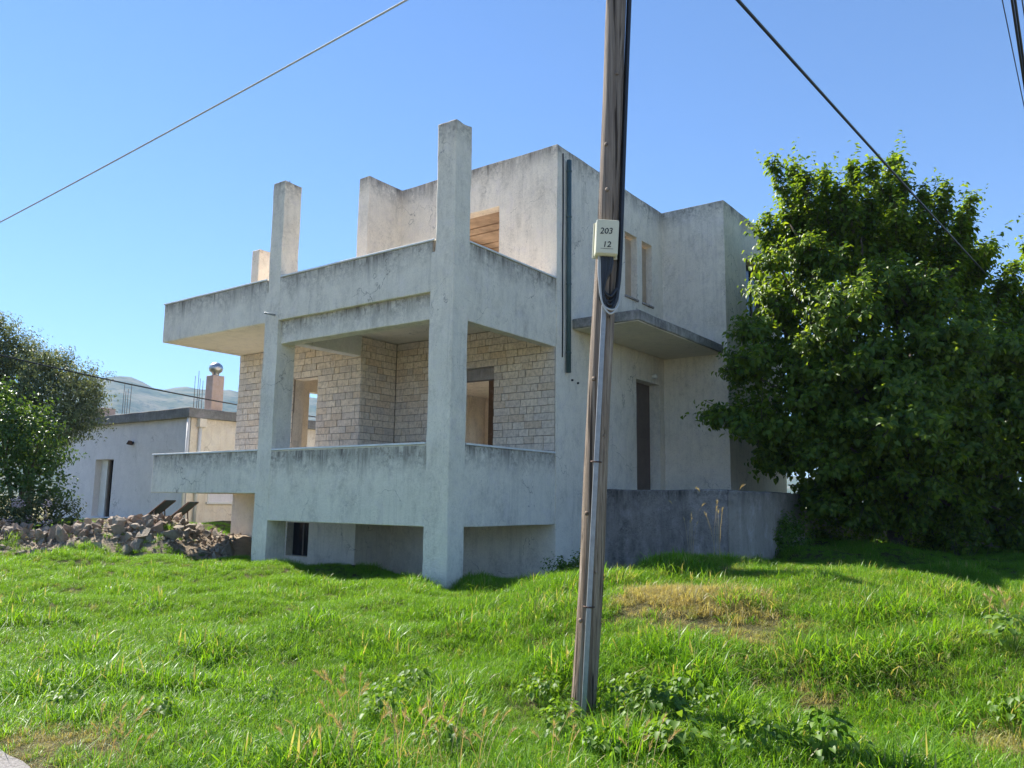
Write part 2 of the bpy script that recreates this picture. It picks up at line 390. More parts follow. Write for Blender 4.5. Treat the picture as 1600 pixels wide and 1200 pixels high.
xs = np.concatenate([-np.geomspace(4000, 26, 26), np.arange(-24, 14.01, .22), np.geomspace(15, 4000, 26)])
ys = np.concatenate([-np.geomspace(4000, 16, 24), np.arange(-14, 16.01, .22), np.geomspace(17, 4000, 28)])
GX, GY = np.meshgrid(xs, ys, indexing='ij'); GZ = gz(GX, GY)
nx, ny = len(xs), len(ys)
idx = np.arange(nx * ny).reshape(nx, ny)
a_, b_, c_, d_ = idx[:-1, :-1].ravel(), idx[1:, :-1].ravel(), idx[1:, 1:].ravel(), idx[:-1, 1:].ravel()
me = np_mesh('ground', np.stack([GX.ravel(), GY.ravel(), GZ.ravel()], 1), np.concatenate([np.stack([a_, b_, c_], 1), np.stack([a_, c_, d_], 1)]), M['ground'], True)
g = link(bpy.data.objects.new('ground', me)); tag(g, 'sloping earth bank under the grass round the house', 'ground', kind='structure')

# road: the crossing the photographer stands on; its ragged edge runs along the bank
EDGE = [(-60, -7.2), (-20, -7.05), (-6, -6.95), (0, -6.78), (2.0, -6.74), (2.7, -6.78), (3.6, -6.8), (4.6, -6.5), (5.7, -5.9), (6.6, -5.1), (7.25, -4.2), (7.6, -3.35), (7.9, -2.2), (8.1, 0), (8.4, 4), (9.0, 12), (11, 60)]
def edge_y(x):
    return np.interp(x, [e[0] for e in EDGE], [e[1] for e in EDGE])
ex, ey = [], []
for (x0, y0), (x1, y1) in zip(EDGE[:-1], EDGE[1:]):
    k = max(1, int(math.hypot(x1 - x0, y1 - y0) / .12)) if max(abs(x0), abs(x1)) < 12 and y1 < 6 else 6
    for i in range(k):
        t = i / k; x = x0 + (x1 - x0) * t; y = y0 + (y1 - y0) * t
        n = mnoise.noise(Vector((x * 3, y * 3, 0))) * .05
        ex.append(x + n); ey.append(y + n)
V = [(x, y, 0) for x, y in zip(ex, ey)] ; inner = []
rv, rf = [], []
for x, y in zip(ex, ey):
    rv.append((x, y, gz1(x, y) + .012))
n0 = len(rv)
far = [(-60, -40, .03), (60, -40, .03), (60, 60, .03)]
# the carriageway as strips from the edge outwards
rings = [0, .25, .6, 1.2, 2.5, 5, 10]
V, F = [], []
for i, (x, y) in enumerate(zip(ex, ey)):
    j0, j1 = max(i - 1, 0), min(i + 1, len(ex) - 1)
    t = Vector((ex[j1] - ex[j0], ey[j1] - ey[j0], 0)).normalized(); nrm = Vector((t.y, -t.x, 0))
    nrm = (nrm + Vector((.35, -.35, 0))).normalized()
    for r_ in rings:
        px, py = x + nrm.x * r_, y + nrm.y * r_
        V.append((px, py, max(gz1(px, py), .0) + .02))
R_ = len(rings)
for i in range(len(ex) - 1):
    for j in range(R_ - 1):
        F.append([i * R_ + j, (i + 1) * R_ + j, (i + 1) * R_ + j + 1, i * R_ + j + 1][::-1])
o = mesh_obj('road', V, F, M['asphalt'], None, True); tag(o, 'worn grey asphalt lane at the foot of the grass bank', 'road', kind='structure')

# hills: a scrub-covered range a couple of kilometres off
def hills():
    nA, nD = 260, 40
    az = np.linspace(math.radians(-100), math.radians(75), nA)     # measured from the view axis, positive to the right
    prof_px = np.array([-400, -150, 0, 80, 150, 175, 200, 235, 255, 290, 330, 345, 372, 420, 470, 480, 500, 560, 650, 800, 1000, 1300, 1700])
    prof_py = 13 + np.array([650, 640, 622, 606, 596, 594, 598, 610, 617, 612, 607, 606, 607, 611, 616, 618, 622, 640, 660, 690, 715, 730, 740])
    paz = np.arctan((prof_px - 800) / FPX); pel = np.arctan((780 - prof_py) / FPX * np.cos(paz))
    el = np.interp(az, paz, pel)
    V = []
    for i, a in enumerate(az):
        dirv = fwd.copy(); dirv.z = 0; dirv.normalize()
        ang = -a; dx = dirv.x * math.cos(ang) - dirv.y * math.sin(ang); dy = dirv.x * math.sin(ang) + dirv.y * math.cos(ang)
        for j in range(nD):
            t = j / (nD - 1)
            r = 900 + 2100 * t
            ridge = 2300
            s = math.sin(min(1, (r - 900) / (ridge - 900)) * math.pi / 2) ** 1.4 if r < ridge else max(0, 1 - ((r - ridge) / 700) ** 1.5 * .6)
            top = math.tan(el[i]) * ridge
            nz = mnoise.fractal(Vector((dx * r / 260, dy * r / 260, 0)), 1.0, 2.1, 6)
            z = top * s + nz * 34 * (1 - abs(r - ridge) / 1500) * (0.25 if abs(r - ridge) < 60 else 1) * min(1, t * 6)
            V.append((CAM.x + dx * r, CAM.y + dy * r, z - 2))
    idx = np.arange(nA * nD).reshape(nA, nD)
    a, b, c, d = idx[:-1, :-1].ravel(), idx[1:, :-1].ravel(), idx[1:, 1:].ravel(), idx[:-1, 1:].ravel()
    me = np_mesh('hills', V, np.concatenate([np.stack([a, c, b], 1), np.stack([a, d, c], 1)]), M['hill'], True)
    o = link(bpy.data.objects.new('hills', me)); tag(o, 'blue hazy scrub-covered mountain ridge on the horizon', 'mountain', kind='structure')
hills()

# ------------------------------------------------------------------ the unfinished house
XL, X2, X3, XB, XC = -8.09, -4.60, -4.20, -4.02, -0.46
YB, YF, YI, XV, W = 2.90, 1.93, 7.32, 1.49, 0.385
ZB1, ZS1, ZC1, ZB2, ZS, ZC2, ZR = 1.193, 1.666, 2.465, 4.366, 4.82, 5.665, 8.24
FL1, FL2, YE, XE = 1.80, 4.97, 11.0, -8.06
house = empty('unfinished_house', (0, 0, .36))
tag(house, 'unfinished two-storey grey concrete house with balconies and bare posts', 'house')

# shell, hollow inside, with its openings and some unseen ones added for light
adds = [(XE, XB, YF, YE, -.4, FL2), (XB, 0, YB, YE, -.4, FL2), (0, XV, YI, YE, -.4, FL2),
        (XB - .3, 0, YB, YE, FL2 - .1, ZR), (0, XV, YI, YE, FL2 - .1, ZR), (XB - .3, XB, YF, YB, FL2 - .1, ZR)]
subs = [(XE + .25, XB - .25, YF + .25, YE - .25, -.35, 1.55), (XB - .3, -.25, YB + .25, YE - .25, -.35, 1.55),
        (XE + .25, XB - .25, YF + .25, YE - .25, FL1, 4.79), (XB - .3, -.3, YB + .25, YE - .25, FL1, 4.79), (-.31, XV - .25, YI + .25, YE - .25, FL1, 4.79),
        (XB, -.25, YB + .25, YE - .25, FL2, 7.78), (-.26, XV - .25, YI + .25, YE - .25, FL2, 7.78),
        (XB, -.2, YB + .2, YE - .2, 7.96, 9), (-.21, XV - .2, YI + .2, YE - .2, 7.96, 9),
        (-6.08, -5.31, YF - .1, YF + .4, FL1, 4.118), (XE - .1, XE + .3, 3.76, 5.2, FL1, 4.19), (XE - .1, XE + .3, 6.5, 8.0, FL1 + .9, 4.19),
        (-2.35, -1.40, YB - .1, YB + .3, FL1, 4.136), (-.4, .1, 5.98, 7.075, 1.83, 4.186),
        (-6.09, -5.40, YF - .1, YF + .3, .41, 1.09),
        (-2.75, -1.35, YB - .1, YB + .3, 5.90, 7.318), (-.3, .1, 5.53, 6.07, 5.91, 7.306), (-.3, .1, 6.30, 6.79, 5.91, 7.306),
        (XV - .3, XV + .1, 8.61, 10.1, 5.90, 7.23), (-7.2, -4.6, YE - .4, YE + .1, FL1 + .2, 4.2), (-3.6, -.8, YE - .4, YE + .1, FL1 + .2, 4.3), (-3.6, -.8, YE - .4, YE + .1, FL2 + .4, 7.4), (XB - .4, XB + .1, 3.6, 6.4, FL2 + .4, 7.4), (XB - .4, XB + .1, 7.4, 9.6, FL2 + .4, 7.4)]  # unseen rear and side openings, added to let daylight into the rooms
solid('wall', adds, subs, M['plaster'], house, bev=.02, step=.32, wob=.010, props={'stain_top': ZR})
# interior linings, brown plaster, the lower one coloured darker for room shade, and the boarded ceiling of the upper room
solid('interior_lining', [(XB + .012, -.262, YB + .262, YE - .262, FL2 + .012, 7.77)], [(XB + .03, -.28, YB + .28, YE - .28, FL2 + .03, 8), (-3, -1.1, YB, YB + .5, 5.88, 7.33), (-.5, 0, 5.5, 6.82, 5.89, 7.32), (XB - .1, XB + .1, 3.58, 6.42, FL2 + .38, 7.42), (XB - .1, XB + .1, 7.38, 9.62, FL2 + .38, 7.42), (-.5, 0, 7.5, 10.5, 5, 8)], M['inner'], house, bev=0, wob=0, step=4, props={'stain_top': 0.0})
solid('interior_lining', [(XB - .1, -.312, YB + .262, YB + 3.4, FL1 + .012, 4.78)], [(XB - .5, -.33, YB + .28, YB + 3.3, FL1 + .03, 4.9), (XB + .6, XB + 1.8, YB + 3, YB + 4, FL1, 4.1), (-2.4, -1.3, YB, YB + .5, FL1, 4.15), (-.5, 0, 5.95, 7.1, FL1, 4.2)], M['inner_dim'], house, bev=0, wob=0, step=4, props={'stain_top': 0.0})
for i in range(13):
    box('ceiling_board', (XB + .04, -.3, YB + .33 + i * .34, YB + .33 + i * .34 + .31, 7.735 - (i % 3) * .012, 7.765 - (i % 3) * .002), M['wood'], house, bev=.004)
box('door_lintel', (-2.36, -1.39, YB + .05, YB + .2, 3.90, 4.128), M['old'], house, props={'stain_top': 0.0})

# columns, the bare posts standing above the parapets
def post_top(parent, x, y, z, n):
    for i in range(n):
        a, b = x + random.uniform(-.1, .1), y + random.uniform(-.1, .1)
        tube('rebar', [(a, b, z - .05), (a + random.uniform(-.01, .01), b, z + random.uniform(.04, .09))], .006, M['rust'], parent, 6)
c1 = solid('column', [(XC, .006, -.006, W, -.3, 5.45), (-.385, .006, -.006, W, 5.3, 7.56)], [], M['frame'], house, bev=.02, step=.13, wob=.014, props={'stain_top': 7.6})
post_top(c1, -.19, .19, 7.56, 3)
tube('rebar', [(-.2, .2, 7.5), (-.195, .2, 7.68)], .007, M['rust'], c1, 6)
c2 = solid('column', [(X2, X3, -.006, W + .02, -.3, 5.4), (-4.56, -4.215, -.006, W, 5.3, 7.52)], [], M['frame'], house, bev=.02, step=.13, wob=.014, props={'stain_top': 7.57})
post_top(c2, -4.38, .19, 7.52, 2)
tube('rebar', [(-4.36, .2, 7.45), (-4.355, .2, 7.62)], .007, M['rust'], c2, 6)
c3 = solid('column', [(-7.92, -7.64, YF + .02, YF + .45, FL2 - .1, 7.33)], [], M['cream'], house, bev=.02, step=.2, wob=.01, props={'stain_top': 7.36})

for c_, top_ in ((c1, 7.56), (c2, 7.52), (c3, 7.33)):
    for v in c_.data.vertices:
        if v.co.z > top_ - .05: v.co.z += .026 * mnoise.noise(v.co * 5.5) + .02 * mnoise.noise(v.co * 17); v.co.x += .02 * mnoise.noise(v.co * 9)
# upper balcony
solid('parapet', [(XL, .0, 0, .16, ZS, ZC2 - .03), (XL, XL + .16, 0, YF + .01, ZS, ZC2 - .03)], [(XC + .02, .1, -.1, W, 0, 9), (X2 + .02, X3 - .02, -.1, W, 0, 9)], M['frame'], house, bev=.014, step=.25, wob=.008, props={'stain_top': ZC2 - .02})
solid('parapet', [(-.22, -.014, W - .02, YB + .005, ZB2, ZS + .1), (-.16, -.014, W - .02, YB + .005, ZS, ZC2 - .03)], [], M['frame'], house, bev=.014, step=.25, wob=.008, props={'stain_top': ZC2 - .02})
solid('parapet', [(XE + .003, XE + .16, YF + .45, YE, FL2 - .05, ZC2 - .03), (XE + .16, XB - .3, YE - .16, YE, FL2 - .05, ZC2 - .03)], [], M['frame'], house, bev=.014, step=.5, wob=.006, props={'stain_top': ZC2 - .02})
solid('beam', [(X3 - .02, XC + .02, .075, .33, ZB2 + .03, ZS + .04)], [], M['frame'], house, bev=.014, step=.25, wob=.008, props={'stain_top': ZS + .02})
solid('beam', [(XB - .25, XB - .004, .33, YF + .006, 4.43, ZS + .03)], [], M['porch'], house, bev=.012, step=.3, wob=.005, props={'stain_top': 0.0})
solid('balcony_slab', [(XL + .15, -.1, .15, YF + .004, ZS + .012, FL2), (XB - .2, -.1, YF, YB + .004, ZS + .012, FL2)], [], M['soffit'], house, bev=0, step=.4, wob=.005, props={'stain_top': 0.0})
tube('ceiling_hook', [(-1.75, 1.2, 4.83), (-1.75, 1.2, 4.70), (-1.72, 1.19, 4.66), (-1.66, 1.18, 4.69), (-1.66, 1.18, 4.73)], .009, M['rust'], house, 6)
tube('ceiling_hook', [(-5.6, .9, 4.83), (-5.6, .9, 4.70), (-5.5, .92, 4.69)], .008, M['rust'], house, 6)
tube('drain_spout', [(-4.28, .1, 4.93), (-4.33, -.22, 4.935)], .018, M['galv'], house, 8)

# lower balcony
solid('parapet', [(XL, X2 + .02, 0, .16, ZS1, ZC1 - .03), (XL, XL + .16, 0, YF + .01, ZS1, ZC1 - .03)], [], M['frame'], house, bev=.014, step=.25, wob=.008, props={'stain_top': ZC1 - .02})
solid('parapet', [(X3 - .02, XC + .02, 0, .18, ZB1, ZC1 - .03)], [], M['frame'], house, bev=.014, step=.25, wob=.008, props={'stain_top': ZC1 - .1})
solid('parapet', [(-.2, -.014, W - .02, YB + .005, ZB1, ZC1 - .03)], [], M['frame'], house, bev=.014, step=.25, wob=.008, props={'stain_top': ZC1 - .02})
solid('balcony_slab', [(XL + .15, -.15, .15, YF + .004, ZS1 + .012, FL1), (XB - .2, -.15, YF, YB + .004, ZS1 + .012, FL1)], [], M['porch'], house, bev=0, step=.4, wob=.005, props={'stain_top': 0.0})
solid('undercroft_floor', [(XB - .2, -.2, .9, YB, -.2, .10), (XL + .3, XB, .9, YF, -.2, .16)], [], M['earth'], house, bev=.01, props={'stain_top': 0.0})
for nm, b in [('coping', (XL - .02, -4.585, -.02, .18, ZC2 - .03, ZC2)), ('coping', (-4.19, -.40, -.02, .18, ZC2 - .03, ZC2)), ('coping', (-.18, .006, W + .004, YB - .01, ZC2 - .03, ZC2)),
              ('coping', (XL - .02, XL + .18, .183, YF + .01, ZC2 - .03, ZC2)),
              ('coping', (XL - .02, X2 - .004, -.02, .18, ZC1 - .03, ZC1)), ('coping', (X3 + .004, XC - .004, -.02, .2, ZC1 - .03, ZC1)), ('coping', (-.22, .006, W + .024, YB - .01, ZC1 - .03, ZC1)),
              ('coping', (XL - .02, XL + .18, .183, YF + .01, ZC1 - .03, ZC1))]:
    solid(nm, [b], [], M['marble'], house, bev=.005, step=.6, wob=.005)

# split-brick cladding of the porch walls: a mortar bed and bricks one by one
bed1 = solid('brick_cladding', [(XE - .004, XB + .012, YF - .012, YF + .02, FL1, ZS + .005)], [(-6.08, -5.31, 0, 3, 0, 4.118)], M['mortar'], house, bev=0, step=4, wob=0)
bed2 = solid('brick_cladding', [(XB - .02, XB + .0125, YF - .010, YB - .0125, FL1, ZS + .005)], [], M['mortar'], house, bev=0, step=4, wob=0)
bed3 = solid('brick_cladding', [(XB + .0125, -.02, YB - .0125, YB + .02, FL1, ZS + .005)], [(-2.35, -1.40, 2, 4, 0, 4.136)], M['mortar'], house, bev=0, step=4, wob=0)
CH = .137
OCC = [(XC, .006, -.006, W, -.3, 7.5), (X2, X3, -.006, W, -.3, 7.5), (XL, 0, 0, .16, ZS1, ZC1), (X3, XC, 0, .16, ZB1, ZC1), (XL, 0, 0, .16, ZS, ZC2), (X3, XC, .07, .33, ZB2, ZS), (-.2, 0, W, YB, ZB1, ZC1), (-.2, 0, W, YB, ZB2, ZC2), (XB - .25, XB, .33, YF, 4.43, 4.8), (XE, XB - .01, YF + .02, 6, 0, 5)]
def hidden(p):
    for b in OCC:
        t0, t1 = 0.0, 0.985; ok = True
        for a in range(3):
            d = p[a] - CAM[a]
            lo, hi = (b[2 * a] - CAM[a]) / d, (b[2 * a + 1] - CAM[a]) / d
            if lo > hi: lo, hi = hi, lo
            t0, t1 = max(t0, lo), min(t1, hi)
            if t0 > t1: ok = False; break
        if ok: return True
    return False
unit_bricks = []
for k in range(5):
    v = []
    for sx in (-.5, .5):
        for sz in (-.5, .5):
            v.append((sx, 0, sz)); v.append((sx + random.uniform(-.012, .012), -1 + random.uniform(-.25, .1), sz + random.uniform(-.03, .03)))
    me = bpy.data.meshes.new('brick'); me.from_pydata(v, [], [[0, 2, 3, 1], [4, 5, 7, 6], [0, 1, 5, 4], [2, 6, 7, 3], [1, 3, 7, 5], [0, 4, 6, 2]]); me.update(); me.materials.append(M['brick']); unit_bricks.append(me)
cands = []
def course(bed, axis, a0, a1, plane, openings):
    z = FL1 + .004; row = 0
    while z < ZS - .02:
        h = min(CH, ZS - z) ; a = a0
        while a < a1 - .02:
            L = random.choice((.16, .22, .27, .31, .35, .38)) * (1 if a > a0 or row % 2 else .6)
            if a1 - (a + L) < .1: L = a1 - a
            segs = [(a, a + L)]
            for (o0, o1, oz) in openings:
                if z + .03 < oz: segs = [s for u in segs for s in ((u[0], min(u[1], o0)), (max(u[0], o1), u[1])) if s[1] - s[0] > .025]
            for s0, s1 in segs:
                cands.append((bed, axis, (s0 + s1) / 2, s1 - s0 - .012, z + h / 2, h - .012, plane))
            a += L
        z += CH; row += 1
course(bed1, 0, XE, XB + .012, YF - .012, [(-6.08, -5.31, 4.118)])
course(bed2, 1, YF - .02, YB - .03, XB + .0125, [])
course(bed3, 0, XB + .04, -.02, YB - .0125, [(-2.35, -1.40, 4.136)])
vis, rest = [], []
for c in cands:
    bed, axis, m, L, z, h, pl = c
    pt = [(m + s * L * .4, pl - .02, z + r * h * .4) if axis == 0 else (pl + .02, m + s * L * .4, z + r * h * .4) for s in (-1, 0, 1) for r in (-1, 1)]
    n = sum(not hidden(p) for p in pt)
    (vis if n else rest).append((n * L, c))
vis.sort(key=lambda t: -t[0]); rest += vis[300:]; vis = vis[:300]
def brick_xf(c):
    bed, axis, m, L, z, h, pl = c
    th = random.uniform(.010, .022)
    if axis == 0: return Matrix.Translation((m, pl, z)) @ Matrix.Diagonal((L, th, h, 1))
    return Matrix.Translation((pl, m, z)) @ Matrix.Rotation(math.pi / 2, 4, 'Z') @ Matrix.Diagonal((L, th, h, 1))
for _, c in vis:
    o = bpy.data.objects.new('brick', random.choice(unit_bricks)); COL.objects.link(o); o.parent = c[0]; o.matrix_parent_inverse = Matrix.Translation(-Vector((0, 0, .36))) @ Matrix.Translation((0, 0, .36)); o.matrix_basis = brick_xf(c)
V, F = [], []
for _, c in rest:
    x = brick_xf(c); me = random.choice(unit_bricks); k = len(V)
    V += [x @ v.co for v in me.vertices]; F += [[i + k for i in p.vertices] for p in me.polygons]
o = mesh_obj('bricks', V, F, M['brick'], house); o['kind'] = 'stuff'

# door and basement window, lamp, canopy, terrace block, downpipe
dr = box('door', (-.285, -.24, 5.985, 7.07, 1.835, 4.18), M['door'], house)
tube('door_handle', [(-.24, 6.12, 2.9), (-.19, 6.12, 2.9), (-.19, 6.24, 2.9)], .011, M['galv'], dr, 6)
for z0, z1 in ((1.95, 2.85), (3.0, 4.05)): box('door_panel', (-.241, -.228, 6.15, 6.92, z0, z1), M['door'], dr)
w_ = box('window', (-6.085, -5.405, YF + .17, YF + .19, .412, 1.088), M['dark'], house, bev=0)
box('window_frame', (-5.765, -5.725, YF + .15, YF + .168, .412, 1.088), M['door'], w_)
w_ = box('window', (XV - .2, XV - .17, 8.615, 10.095, 5.905, 7.225), M['dark'], house, bev=0)
box('window_frame', (XV - .168, XV - .14, 9.32, 9.38, 5.905, 7.225), M['door'], w_)
for y0, y1 in ((5.53, 6.07), (6.30, 6.79)): box('lit_room_panel', (-.17, -.15, y0 + .004, y1 - .004, 5.915, 7.25), M['tan'], house, bev=0)  # added panels standing in for the lit interior wall behind open windows
for y0, y1 in ((5.50, 6.09), (6.28, 6.81)): box('window_sill', (-.05, .035, y0, y1, 5.865, 5.908), M['old'], house, props={'stain_top': 0.0})
solid('canopy', [(.002, 1.40, 3.42, 7.33, 4.80, 4.985)], [], M['fascia'], house, bev=.02, step=.2, wob=.014, props={'stain_top': 5.0})
solid('canopy_soffit', [(.03, 1.36, 3.46, 7.30, 4.785, 4.81)], [], M['soffit'], house, bev=0, step=.4, wob=.004, props={'stain_top': 0.0})
solid('terrace_right_face', [(2.62, 2.862, 4.193, 7.71, 0, 1.815)], [], M['terrace_lit'], house, bev=.03, step=.2, wob=.02, props={'stain_top': 1.85})  # right face of the terrace block; its lighter lit tone is in the colour
solid('terrace', [(.01, 2.63, 4.2, 7.33, 0, 1.83), (XV + .01, 2.63, 7.2, 7.70, 0, 1.83)], [], M['old'], house, bev=.03, step=.22, wob=.02, props={'stain_top': 1.85})
lamp = tube('wall_lamp', [(.005, 6.75, 4.33), (.05, 6.75, 4.33)], .06, M['white'], house, 12)
tube('lamp_glass', [(.05, 6.75, 4.33), (.09, 6.75, 4.33), (.11, 6.75, 4.33)], [.055, .05, .02], M['marble'], lamp, 12)
pp = tube('downpipe', [(.06, 3.22, 3.93), (.06, 3.22, 6.0), (.06, 3.22, 8.02)], .045, M['pipe'], house, 12)
for z in (4.3, 5.6, 6.9, 7.8): tube('pipe_bracket', [(.06, 3.22, z - .015), (.06, 3.22, z + .015)], .052, M['pipe'], pp, 12)
tube('wall_cable', [(.012, 3.08, 8.12), (.014, 3.09, 7), (.012, 3.075, 6), (.013, 3.085, 5.0), (.012, 3.08, 4.2)], .013, M['black'], house, 6)
for y, z in ((3.42, 3.82), (3.62, 3.79)):
    tube('pipe_stub', [(.0, y, z), (.03, y, z)], .02, M['black'], house, 8)

# ------------------------------------------------------------------ neighbouring bungalow
NX, NY, NT, NB_ = -14.07, 4.5, 4.23, .6
nb = empty('neighbour_bungalow', (NX, NY, .8))
tag(nb, 'low flat-roofed white bungalow with a chimney behind the rubble', 'house')
ND = (-19.57, -18.40)
solid('wall', [(-22.3, NX - .012, NY, NY + 8, NB_, 3.95)], [(ND[0], ND[1], NY - .1, NY + .35, .9, 2.78)], M['neigh'], nb, bev=.012, step=.6, wob=.01, props={'stain_top': 3.95})
solid('gable_wall', [(NX - .012, NX + .02, NY - .004, NY + 8, NB_, 3.95)], [(NX - .2, NX + .2, NY + .75, NY + 1.7, 1.45, 2.7)], M['cream'], nb, bev=0, step=.6, wob=.008, props={'stain_top': 3.9})
solid('cornice', [(-22.5, NX + .14, NY - .16, NY + 8.1, 3.93, 4.23)], [], M['cornice'], nb, bev=.02, step=.3, wob=.02, props={'stain_top': 4.26})
dn = box('door', (ND[0] + .5, ND[1], NY + .3, NY + .34, .9, 2.775), M['dark'], nb, bev=0)
box('door_frame', (ND[0] + .42, ND[0] + .5, NY + .24, NY + .345, .9, 2.775), M['door'], dn)
box('door_frame', (ND[0] + .82, ND[0] + .86, NY + .26, NY + .298, .9, 2.775), M['galv'], dn)
box('door_reveal', (ND[0], ND[0] + .42, NY + .2, NY + .34, .9, 2.775), M['white'], nb, bev=0)
wn_ = box('window', (NX - .1, NX - .06, NY + .76, NY + 1.69, 1.46, 2.69), M['dark'], nb, bev=0)
box('window_sill', (NX - .02, NX + .1, NY + .65, NY + 1.8, 1.38, 1.448), M['white'], nb)
for y in (NY + .70, NY + 1.70): box('window_frame', (NX - .04, NX + .035, y, y + .06, 1.45, 2.72), M['white'], wn_)
box('shutter', (NX - .05, NX - .02, NY + .77, NY + 1.45, 1.47, 2.68), M['cream'], wn_)
wl_ = tube('wall_lamp', [(-17.27, NY + .01, 3.28), (-17.27, NY - .1, 3.28)], .05, M['dark'], nb, 10)
tube('lamp_shade', [(-17.27, NY - .1, 3.34), (-17.27, NY - .12, 3.22)], [.06, .1], M['rust'], wl_, 10)
for y in (-.05, .28):
    p_ = tube('downpipe', [(NX + (.0 if y < 0 else .07), NY + y - (.03 if y < 0 else 0), .7), (NX + (.0 if y < 0 else .07), NY + y - (.03 if y < 0 else 0), 3.93)], .05, M['white'], nb, 10)
solid('rainwater_hopper', [(NX + .02, NX + .2, NY + .17, NY + .4, 3.66, 3.92)], [], M['cream'], nb, bev=.01, props={'stain_top': 0.0})
ch = solid('chimney', [(NX - .35, NX + .02, NY + .62, NY + 1.02, 4.2, 5.32)], [], M['chim'], nb, bev=.02, step=.2, wob=.01, props={'stain_top': 5.35})
prof = [(.10, 0), (.11, .08), (.19, .14), (.215, .24), (.19, .33), (.11, .40), (.03, .43)]
V, F = [], []; cx, cy = NX - .165, NY + .82
for r, h in prof:
    for k in range(20):
        a = 2 * math.pi * k / 20; V.append((cx + r * math.cos(a), cy + r * math.sin(a), 5.32 + h))
for i in range(len(prof) - 1):
    for k in range(20): F.append([i * 20 + k, i * 20 + (k + 1) % 20, (i + 1) * 20 + (k + 1) % 20, (i + 1) * 20 + k])
F.append([(len(prof) - 1) * 20 + k for k in range(20)])
mesh_obj('chimney_cowl', V, F, M['steel'], ch, True)
for (x, y) in ((NX - .25, NY + .2), (-18.6, NY + .25)):
    for k in range(4):
        a, b = x + (k % 2) * .16, y + (k // 2) * .16
        tube('rebar', [(a, b, 4.1), (a + random.uniform(-.03, .03), b, 5.2 + random.uniform(-.15, .2))], .008, M['rust'], nb, 5)
tk = solid('roof_box', [(-20.6, -20.1, NY + .3, NY + .8, 4.2, 4.62)], [], M['chim'], nb, bev=.01, props={'stain_top': 0.0})
tk = solid('roof_box', [(-21.4, -20.72, NY + .3, NY + .8, 4.2, 4.64)], [], M['sling'], nb, bev=.01)

# sun loungers propped against the light beyond the rubble
def lounger(x, y, label):
    z0 = gz1(x, y) ; e = empty('sun_lounger', (x, y, z0)); tag(e, label, 'sun lounger', 'sun loungers by the bungalow')
    A = Vector((x, y, z0)); ax = Vector((.82, .57, 0)); sd = Vector((-.57, .82, 0))
    prof = [(-1.3, .30), (-.1, .30), (.62, .92)]
    for s in (-.3, .3):
        tube('side_rail', [A + ax * u + sd * s + Vector((0, 0, h)) for u, h in prof], .022, M['rust'], e, 6)
    V = []
    for u, h in prof:
        for s in (-.28, .28): V += [A + ax * u + sd * s + Vector((0, 0, h + .012)), A + ax * u + sd * s + Vector((0, 0, h - .004))]
    F = []
    for i in range(2):
        k = i * 4; F += [[k, k + 2, k + 6, k + 4], [k + 1, k + 5, k + 7, k + 3], [k, k + 4, k + 5, k + 1], [k + 2, k + 3, k + 7, k + 6]]
    F += [[0, 1, 3, 2], [8, 10, 11, 9]]
    mesh_obj('sling', V, F, M['sling'], e)
    for u, s in ((-1.1, -.3), (-1.1, .3), (-.1, -.3), (-.1, .3)):
        tube('leg', [A + ax * u + sd * s + Vector((0, 0, .3)), A + ax * u + sd * s], .02, M['rust'], e, 6)
    tube('back_strut', [A + ax * .35 + sd * -.3 + Vector((0, 0, .69)), A + ax * .42 + sd * -.3], .016, M['rust'], e, 6)
    tube('back_strut', [A + ax * .35 + sd * .3 + Vector((0, 0, .69)), A + ax * .42 + sd * .3], .016, M['rust'], e, 6)
p = un(226, 822, d=20.5); lounger(p.x, p.y, 'dark sling sun lounger behind the rubble, the one farther from the chimney')
p = un(262, 824, d=20.3); lounger(p.x, p.y, 'dark sling sun lounger behind the rubble, the one nearer the chimney')

# ------------------------------------------------------------------ rubble heap
heap = empty('rubble_heap', (-8.8, -.2, .5)); tag(heap, 'long heap of broken brown stones between grass and bungalow', 'rubble')
HA, HB = np.array([-11.2, -2.7]), np.array([-7.2, 1.5])
def heap_h(x, y):
    p = np.array([x, y]); d = HB - HA; L = np.linalg.norm(d); d = d / L; t = (p - HA) @ d; s = (p - HA) @ np.array([-d[1], d[0]])
    e = max(0, 1 - (max(0, -t, t - L) / .7) ** 2)
    return e * max(0, 1 - (s / 1.25) ** 2) * (.38 + .12 * math.sin(t * 1.9 + .6) + .24 * (t / L))
V, F = [], []
n = 46
for i in range(n):
    for j in range(n):
        x, y = -13.2 + 7.4 * i / (n - 1), -4.2 + 7.4 * j / (n - 1)
        V.append((x, y, gz1(x, y) - .04 + heap_h(x, y) + .05 * mnoise.noise(Vector((x * 2, y * 2, 3)))))
for i in range(n - 1):
    for j in range(n - 1):
        a = i * n + j
        if max(heap_h(*V[q][:2]) for q in (a, a + n, a + n + 1, a + 1)) > .01: F.append([a, a + n, a + n + 1, a + 1])
mesh_obj('earth_mound', V, F, M['earth'], heap, True)
stones = []
for k in range(9):
    bm = bmesh.new(); bmesh.ops.create_icosphere(bm, subdivisions=2, radius=1)
    s = Vector((random.uniform(-50, 50),) * 3)
    planes = [(Vector((random.gauss(0, 1), random.gauss(0, 1), random.gauss(0, 1))).normalized(), random.uniform(.35, .62)) for _ in range(12)]
    for v in bm.verts:
        for nn, dd in planes:
            e = v.co.dot(nn) - dd
            if e > 0: v.co -= nn * e
        v.co += mnoise.noise_vector(v.co * 2.2 + s) * .07
    me = bpy.data.meshes.new('stone'); bm.to_mesh(me); bm.free(); me.materials.append(M['stone']); stones.append(me)
cnt = 0
